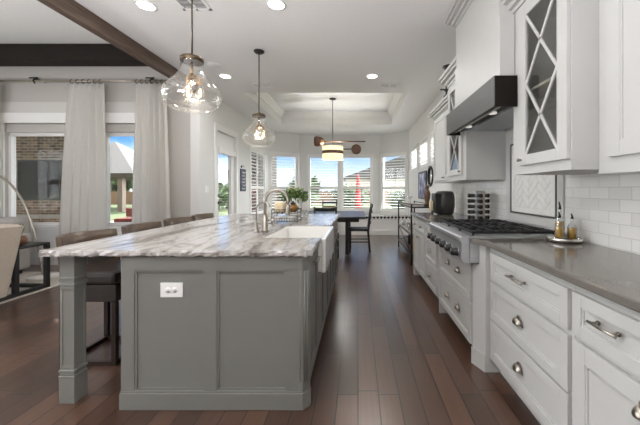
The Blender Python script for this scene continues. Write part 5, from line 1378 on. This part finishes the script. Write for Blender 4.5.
t_ = thing('white_figurine', 'white bird-like figurine on the shelf in the near glass cabinet', 'figurine', (1.28, 1.70, 1.934))
obj('figure_body', MB().lathe([(0.05, 0.001), (0.02, 0.02), (0.06, 0.10), (0.045, 0.17), (0.018, 0.22), (0.028, 0.26), (0, 0.285)], (1.28, 1.70, 1.934), 16), 'potwhite', t_)
obj('wing', MB().prism([(1.60, 2.05), (1.70, 2.02), (1.80, 2.10), (1.70, 2.11)], 1.255, 1.27, 'x'), 'potwhite', t_)

# ------------------------------------------------------------------ things on the island
ZI = 0.928
t_ = thing('potted_flowers', 'white pot of cream flowers and leaves at the far end of the island', 'plant', (-0.86, 4.1, ZI))
vx, vy = -0.865, 4.12
obj('pot', MB().lathe([(0.07, 0), (0.085, 0.01), (0.10, 0.20), (0.103, 0.23), (0.097, 0.23), (0.092, 0.19), (0, 0.19)], (vx, vy, ZI), 24), 'potwhite', t_)
rnd = random.Random(11)
def leaves(n, r, m, nm, ls, zlo, zhi):
    f = MB()
    for i in range(n):
        a = rnd.uniform(0, 2*PI); rr = r*math.sqrt(rnd.random()); z = rnd.uniform(zlo, zhi)*(1-0.35*(rr/r)**2)
        p = Vector((vx+rr*math.cos(a), vy+rr*math.sin(a), ZI+0.22+z)); d = Vector((math.cos(a)*0.6+rnd.gauss(0, .4), math.sin(a)*0.6+rnd.gauss(0, .4), rnd.uniform(0.2, 1))).normalized()*ls; s_ = d.orthogonal().normalized()*ls*0.32
        f.quad(p-d, p+s_, p+d, p-s_)
    obj(nm, f, m, t_)
leaves(260, 0.17, 'leaf', 'foliage', 0.038, -0.04, 0.15); leaves(110, 0.15, 'leaflight', 'young_foliage', 0.03, 0.02, 0.17); leaves(60, 0.14, 'petal', 'blossoms', 0.018, 0.06, 0.19)
st = MB()
for i in range(14): a = rnd.uniform(0, 2*PI); st.tube([(vx, vy, ZI+0.18), (vx+0.1*math.cos(a), vy+0.1*math.sin(a), ZI+0.30)], 0.003, 5)
obj('stems', st, 'leaf', t_)
# two-tier wire basket
t_ = thing('tiered_wire_basket', 'two-tier dark wire basket behind the sink', 'basket', (-0.73, 3.15, ZI))
bx0, bx1, by0, by1 = -0.88, -0.62, 3.06, 3.26
wb_ = MB()
for x in (bx0, bx1):
    for y in (by0, by1): wb_.cyl((x, y, ZI+0.001), (x, y, ZI+0.145), 0.004, 6)
obj('upright', wb_, 'black', t_)
for z0 in (0.02, 0.105):
    tr = MB()
    for z in (z0, z0+0.035):
        tr.cyl((bx0, by0, ZI+z), (bx1, by0, ZI+z), 0.0035, 6); tr.cyl((bx0, by1, ZI+z), (bx1, by1, ZI+z), 0.0035, 6); tr.cyl((bx0, by0, ZI+z), (bx0, by1, ZI+z), 0.0035, 6); tr.cyl((bx1, by0, ZI+z), (bx1, by1, ZI+z), 0.0035, 6)
    for k in range(1, 6): x = bx0+(bx1-bx0)*k/6; tr.cyl((x, by0, ZI+z0), (x, by1, ZI+z0), 0.0025, 5)
    for k in range(1, 10): x = bx0+(bx1-bx0)*k/10; tr.cyl((x, by0, ZI+z0), (x, by0, ZI+z0+0.035), 0.002, 5)
    obj('wire_tier', tr, 'black', t_)
zz = ZI+0.110
t_ = obj('bread_loaf', MB().box(-0.865, -0.765, 3.08, 3.22, zz, zz+0.105, 0.02), 'bread'); tag(t_, 'pale bread loaf on the upper tier of the wire basket', 'bread')
t_ = thing('amber_jar', 'squat amber glazed jar on the upper tier of the wire basket', 'jar', (-0.69, 3.16, zz))
obj('jar_body', MB().lathe([(0.03, 0.001), (0.058, 0.025), (0.062, 0.05), (0.045, 0.075), (0.022, 0.085), (0, 0.086)], (-0.685, 3.16, zz), 20), 'gourd', t_)
obj('lid', MB().lathe([(0.03, 0.0865), (0.03, 0.098), (0.012, 0.102), (0.012, 0.114), (0, 0.116)], (-0.685, 3.16, zz), 14), 'black', t_)
zz = ZI+0.025
for k, x in enumerate((-0.84, -0.77, -0.70)):
    t_ = obj('folded_napkin', MB().box(x-0.03, x+0.03, 3.09, 3.23, zz, zz+0.04, 0.006), 'potwhite'); tag(t_, ['folded white napkin in the lower basket tier under the bread', 'folded white napkin in the middle of the lower basket tier', 'folded white napkin in the lower basket tier under the amber jar'][k], 'napkin', 'napkins in the lower basket tier')
t_ = obj('drinking_glass', MB().lathe([(0.03, 0.0), (0.036, 0.12), (0.0335, 0.12), (0.028, 0.006), (0, 0.006)], (-0.585, 3.32, ZI), 18), 'tumbler'); tag(t_, 'clear drinking glass beside the wire basket on the island', 'glass')
